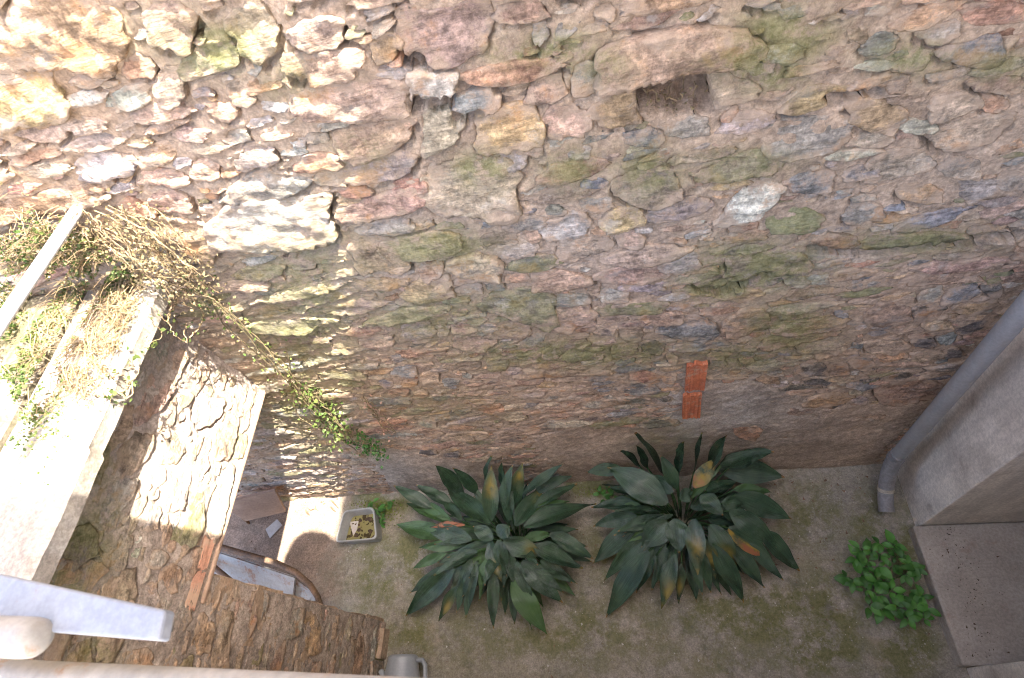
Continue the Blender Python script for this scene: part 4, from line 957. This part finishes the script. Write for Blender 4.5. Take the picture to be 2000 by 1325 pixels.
weed('weed', 'small bright green weed between the two broad leaved plants', [(1172, 962), (1185, 955), (1180, 972), (1198, 966)], .05, .05, .6, 4, M_WEED, 5)
weed('weed', 'small green rosette weed in moss beside the grey tub', [(745, 1014), (738, 1000), (754, 985), (742, 1022), (726, 980), (763, 978)], .04, .058, .45, 5, M_WEED, 6)
weed('weed', 'tiny green sprout at the foot of the wall near the pipe', [(1594, 921)], .02, .02, .6, 4, M_WEED, 7)

# moss and loose grit on the floor
def scatter_tufts(name, spots, n, size, mat, place, seed):
    rs = np.random.RandomState(seed); V, Fc = [], []
    for k in range(n):
        sp = spots[rs.randint(len(spots))]; px_, py_ = sp[0] + rs.randn() * sp[2], sp[1] + rs.randn() * sp[3]
        P = place(px_, py_, rs)
        if P is None: continue
        for q in range(2):
            d = _n(rs.randn(3)); e = _n(np.cross(d, rs.randn(3))); s_ = size * rs.uniform(.5, 1.4); b = len(V)
            V += [P - d * s_, P + e * s_ * .7, P + d * s_, P - e * s_ * .7]; Fc.append((b, b + 1, b + 2, b + 3))
    o = new_obj(name, mesh(name, np.array(V), np.array(Fc), False), None, mat); tag(o, kind='stuff'); return o
o = scatter_tufts('moss_tufts', [(738, 985, 22, 12), (760, 990, 14, 16), (1155, 952, 18, 7), (715, 972, 14, 6)], 900, .006, M_MOSSY, lambda a, b, rs: (lambda P: P if P[1] < -.01 else None)(on_floor(a, b, .01 + .012 * rs.rand())), 21)
o['label'] = 'green moss tufts along the foot of the tall wall'; o['category'] = 'moss'
rs_ = np.random.RandomState(77); V, Fc = [], []
for k in range(1100):
    x = rs_.uniform(-2.6, 1.36); y = rs_.uniform(-1.5, -.03)
    if rs_.rand() > .25 + .75 * vnoise(np.array([x * 3]), np.array([y * 3]), 8)[0]: continue
    s_ = .0022 * math.exp(rs_.randn() * .55); b = len(V); P = np.array([x, y, .006])
    for dx, dy, dz in ((1, 0, 0), (-.5, .9, 0), (-.5, -.9, 0), (0, 0, 1)): V.append(P + s_ * np.array([dx, dy, dz]) * rs_.uniform(.7, 1.5, 3))
    Fc += [(b, b + 1, b + 3), (b + 1, b + 2, b + 3), (b + 2, b, b + 3)]
o = new_obj('grit', mesh('grit', np.array(V), np.array(Fc), False), None, M_PAPER); tag(o, 'pale grit scattered over the yard concrete', 'grit', kind='stuff')

rs_ = np.random.RandomState(78); V, Fc = [], []
for k in range(190):
    x = 1.36 + abs(rs_.randn()) * .16; y = rs_.uniform(-1.0, -.39)
    if rs_.rand() < .6: x = 1.50 + .10 * (y + .4) + rs_.randn() * .035
    if x > 1.95: continue
    s_ = .0017 * math.exp(min(1., rs_.randn() * .5)); b = len(V); P = np.array([x, y, .088]); an = rs_.uniform(0, 6.28)
    for dx, dy, dz in ((2.2, 0, 0), (-.8, .9, 0), (-.8, -.9, 0), (0, 0, .9)): V.append(P + s_ * np.array([dx * math.cos(an) - dy * math.sin(an), dx * math.sin(an) + dy * math.cos(an), dz]))
    Fc += [(b, b + 1, b + 3), (b + 1, b + 2, b + 3), (b + 2, b, b + 3)]
o = new_obj('leaf_debris', mesh('leaf_debris', np.array(V), np.array(Fc), False), None, M_DARKLEAF); tag(o, 'dark crumbs of dead leaf littering the door sill', 'debris', kind='stuff')

rs_ = np.random.RandomState(79); V, Fc = [], []
for k in range(1500):
    x = rs_.uniform(-2.9, 1.34)
    y = -.03 - abs(rs_.randn()) * .07 if k < 600 else rs_.uniform(-1.5, -.04)
    if k >= 600 and vnoise(np.array([x * 4]), np.array([y * 4]), 31)[0] < .45: continue
    s_ = .0026 * math.exp(min(1.1, rs_.randn() * .55)); b = len(V); P = np.array([x, y, .006 + (.03 * math.exp(-(y / .05) ** 2))]); an = rs_.uniform(0, 6.28)
    for dx, dy, dz in ((1.9, 0, .2), (-.8, .8, 0), (-.8, -.8, 0), (0, 0, .8)): V.append(P + s_ * np.array([dx * math.cos(an) - dy * math.sin(an), dx * math.sin(an) + dy * math.cos(an), dz]))
    Fc += [(b, b + 1, b + 3), (b + 1, b + 2, b + 3), (b + 2, b, b + 3)]
o = new_obj('dirt_crumbs', mesh('dirt_crumbs', np.array(V), np.array(Fc), False), None, M_RUST); tag(o, 'brown dirt crumbs gathered along the foot of the tall wall and over the yard', 'dirt', kind='stuff')

# ------------------------------------------------------------------ CREEPERS
def strand(pts, jit, n, rs):
    P = np.array(pts, float); t = np.linspace(0, len(P) - 1, n); i = np.minimum(t.astype(int), len(P) - 2); f = (t - i)[:, None]
    Q = P[i] * (1 - f) + P[i + 1] * f
    w = np.cumsum(rs.randn(n, 3) * jit, 0); w -= np.linspace(0, 1, n)[:, None] * w[-1]
    return Q + w
def vine(name, label, specs, leafn, size, mat, stem_mat, seed, spread=.03, cat='creeper', extra=None):
    rs = np.random.RandomState(seed); st = MB(); V, Fc = [], []
    root = np.array(specs[0][0]); pl = empty(name, tuple(root)); tag(pl, label, cat)
    for pts in specs:
        Q = strand(pts, .006, max(8, len(pts) * 6), rs); st.tube(Q, rs.uniform(.0011, .0026), 5)
        for k in range(leafn):
            p = Q[rs.randint(len(Q))] + rs.randn(3) * spread; p[1] = min(p[1], -.008)
            d = _n(rs.randn(3)); e = _n(np.cross(d, rs.randn(3))); s_ = size * rs.uniform(.5, 1.3); b = len(V); u = np.cross(d, e)
            V += [p - d * s_, p + e * s_ * .75 + u * s_ * .2, p + d * s_ * 1.1, p - e * s_ * .75 + u * s_ * .2]; Fc.append((b, b + 1, b + 2, b + 3))
    child(st.build('stems', stem_mat, smooth=True), pl)
    o = child(new_obj('leaves', mesh('leaves', np.array(V), np.array(Fc), False), None, mat), pl); tag(o, kind='stuff')
    return pl
def W_(px_, py_, d=.03): return on_y(px_, py_, -d)
S_ = lambda px_, py_, d=.04: on_x(px_, py_, XW + d)
sp = []; rs_ = np.random.RandomState(9)
for k in range(28):       # dry tangle from the top of the coping down the corner
    a = (rs_.uniform(150, 300), rs_.uniform(395, 470)); sp.append([W_(*a, .03 + .05 * rs_.rand()), W_(a[0] + rs_.uniform(40, 110), a[1] + rs_.uniform(40, 100), .05 + .1 * rs_.rand()), W_(rs_.uniform(330, 440), rs_.uniform(520, 610), .03 + .08 * rs_.rand())])
vine('dry_creeper', 'tangle of dry straw coloured creeper hanging where the coping meets the tall wall', sp, 48, .0060, M_IVYD, M_DRY, 31, .03)
sp = []
for k in range(5): sp.append([W_(rs_.uniform(330, 400), rs_.uniform(520, 580), .05), W_(rs_.uniform(430, 470), rs_.uniform(590, 640), .04), W_(rs_.uniform(520, 580), rs_.uniform(690, 740), .03), W_(rs_.uniform(590, 640), rs_.uniform(770, 820), .03), W_(rs_.uniform(670, 720), rs_.uniform(850, 890), .03)])
vine('green_creeper', 'thin green creeper running down the corner of the tall wall beside the doorway', sp, 75, .0070, M_IVY, M_STEM, 32, .03)
sp = [[W_(600 + rs_.uniform(-20, 20), 765 + rs_.uniform(-10, 10)), W_(640, 810 + rs_.uniform(-20, 20)), W_(680 + rs_.uniform(-20, 20), 850 + rs_.uniform(-10, 15), .04)] for k in range(6)]
vine('fern_tuft', 'green fern like tuft growing from the sunlit corner of the tall wall', sp, 60, .011, M_IVY, M_STEM, 33, .035, 'fern')
sp = [[W_(702 + rs_.uniform(-6, 10), 848), W_(715 + rs_.uniform(-10, 14), 872, .05), W_(735 + rs_.uniform(-12, 20), 890 + rs_.uniform(-10, 12), .05)] for k in range(6)]
vine('shade_creeper', 'small green creeper hanging in shade just past the sunlit edge of the tall wall', sp, 34, .010, M_WEED, M_STEM, 34, .02)
sp = [[W_(712, 775), W_(728, 800, .04), W_(745, 820 + rs_.uniform(-10, 10), .05), W_(762 + rs_.uniform(-15, 15), 845, .04)] for k in range(4)]
vine('pink_creeper', 'dried pinkish creeper on the tall wall above the small green creeper', sp, 22, .007, M_PINK, M_STEM, 35, .018)
sp = [[on_y(1262 + 18 * k + rs_.uniform(-5, 5), 168 + rs_.uniform(-4, 6) - 3 * k, .05), on_y(1262 + 18 * k + rs_.uniform(-9, 9), 192 + rs_.uniform(-8, 8), .02)] for k in range(6)]
vine('dry_root_tuft', 'dry moss and rootlets in the small hole below the long pink stone', sp, 8, .0045, M_IVYD, M_DRY, 39, .012, 'moss')
# stems that hang over the coping edge in loops
sp = []
for a in ([(310, 560), (325, 620), (345, 600), (352, 575)], [(300, 600), (330, 640), (360, 655), (365, 630)], [(262, 700), (272, 735), (262, 770), (215, 785)], [(235, 740), (232, 780), (205, 783), (188, 770)], [(290, 620), (300, 660), (270, 680)], [(330, 560), (370, 600), (400, 640), (370, 660)],
          [(340, 540), (390, 570), (440, 585)], [(215, 735), (240, 720), (250, 760)]):
    sp.append([S_(p[0], p[1], .17 + .05 * rs_.rand()) for p in a])
vine('loose_creeper', 'bare looping creeper stems hanging over the coping edge above the doorway wall', sp, 14, .008, M_IVY, M_DRY, 36, .012)
# growth over the roof strips
def roof_place(a, b, rs):
    z = 2.46 + .02 * rs.rand(); P = on_floor(a, b, z)
    if P[0] < -2.11: P = on_floor(a, b, z + .05)
    if P[1] > -.01: P = on_y(a, b, -.03 - .06 * rs.rand())
    for x0, y0, x1, y1 in ((215, 515, 0, 850), (128, 520, 0, 705)):      # the gaps between the strips stay open
        if abs((x1 - x0) * (b - y0) - (y1 - y0) * (a - x0)) / math.hypot(x1 - x0, y1 - y0) < 9 + 6 * rs.rand() and b > y0: return None
    if vnoise(np.array([a / 26.]), np.array([b / 26.]), 15)[0] < .30 + .2 * rs.rand(): return None
    return P if P[0] < -1.56 else None
o = scatter_tufts('roof_moss', [(150, 560, 60, 50), (60, 600, 50, 60), (20, 680, 40, 60), (215, 545, 20, 16), (110, 480, 70, 30), (60, 760, 30, 60)], 6000, .0055, M_IVY, roof_place, 41)
o2 = scatter_tufts('straw_litter', [(150, 560, 70, 60), (60, 620, 60, 70), (230, 620, 50, 60), (110, 480, 80, 40), (150, 720, 60, 60)], 7000, .0045, M_IVYD, roof_place, 43)
o2['label'] = 'dead straw coloured leaf litter lying over the coping and low roof strips'; o2['category'] = 'leaf litter'
o['label'] = 'yellow green moss and small plants covering the low roof strips'; o['category'] = 'moss'
rs_ = np.random.RandomState(55); m = MB()
for k in range(2600):
    sp = [(180, 560, 90, 70), (100, 490, 80, 40), (200, 690, 40, 60), (240, 620, 40, 50), (120, 720, 40, 60)][rs_.randint(5)]
    P = roof_place(sp[0] + rs_.randn() * sp[2], sp[1] + rs_.randn() * sp[3], rs_)
    if P is None or P[2] < 2.40: continue
    P[2] = max(P[2], 2.452) if P[0] > -1.9 else P[2]
    an = rs_.uniform(0, 6.28); L = rs_.uniform(.02, .10); d = np.array([math.cos(an), math.sin(an), rs_.uniform(-.05, .5)])
    m.tube([P, P + d * L * .5 + np.array([0, 0, .006]), P + d * L], .0011, 3, cap=False)
o = m.build('dry_grass', M_DRY); tag(o, 'dry straw stalks and twigs strewn over the coping and low roof', 'dry grass', kind='stuff')
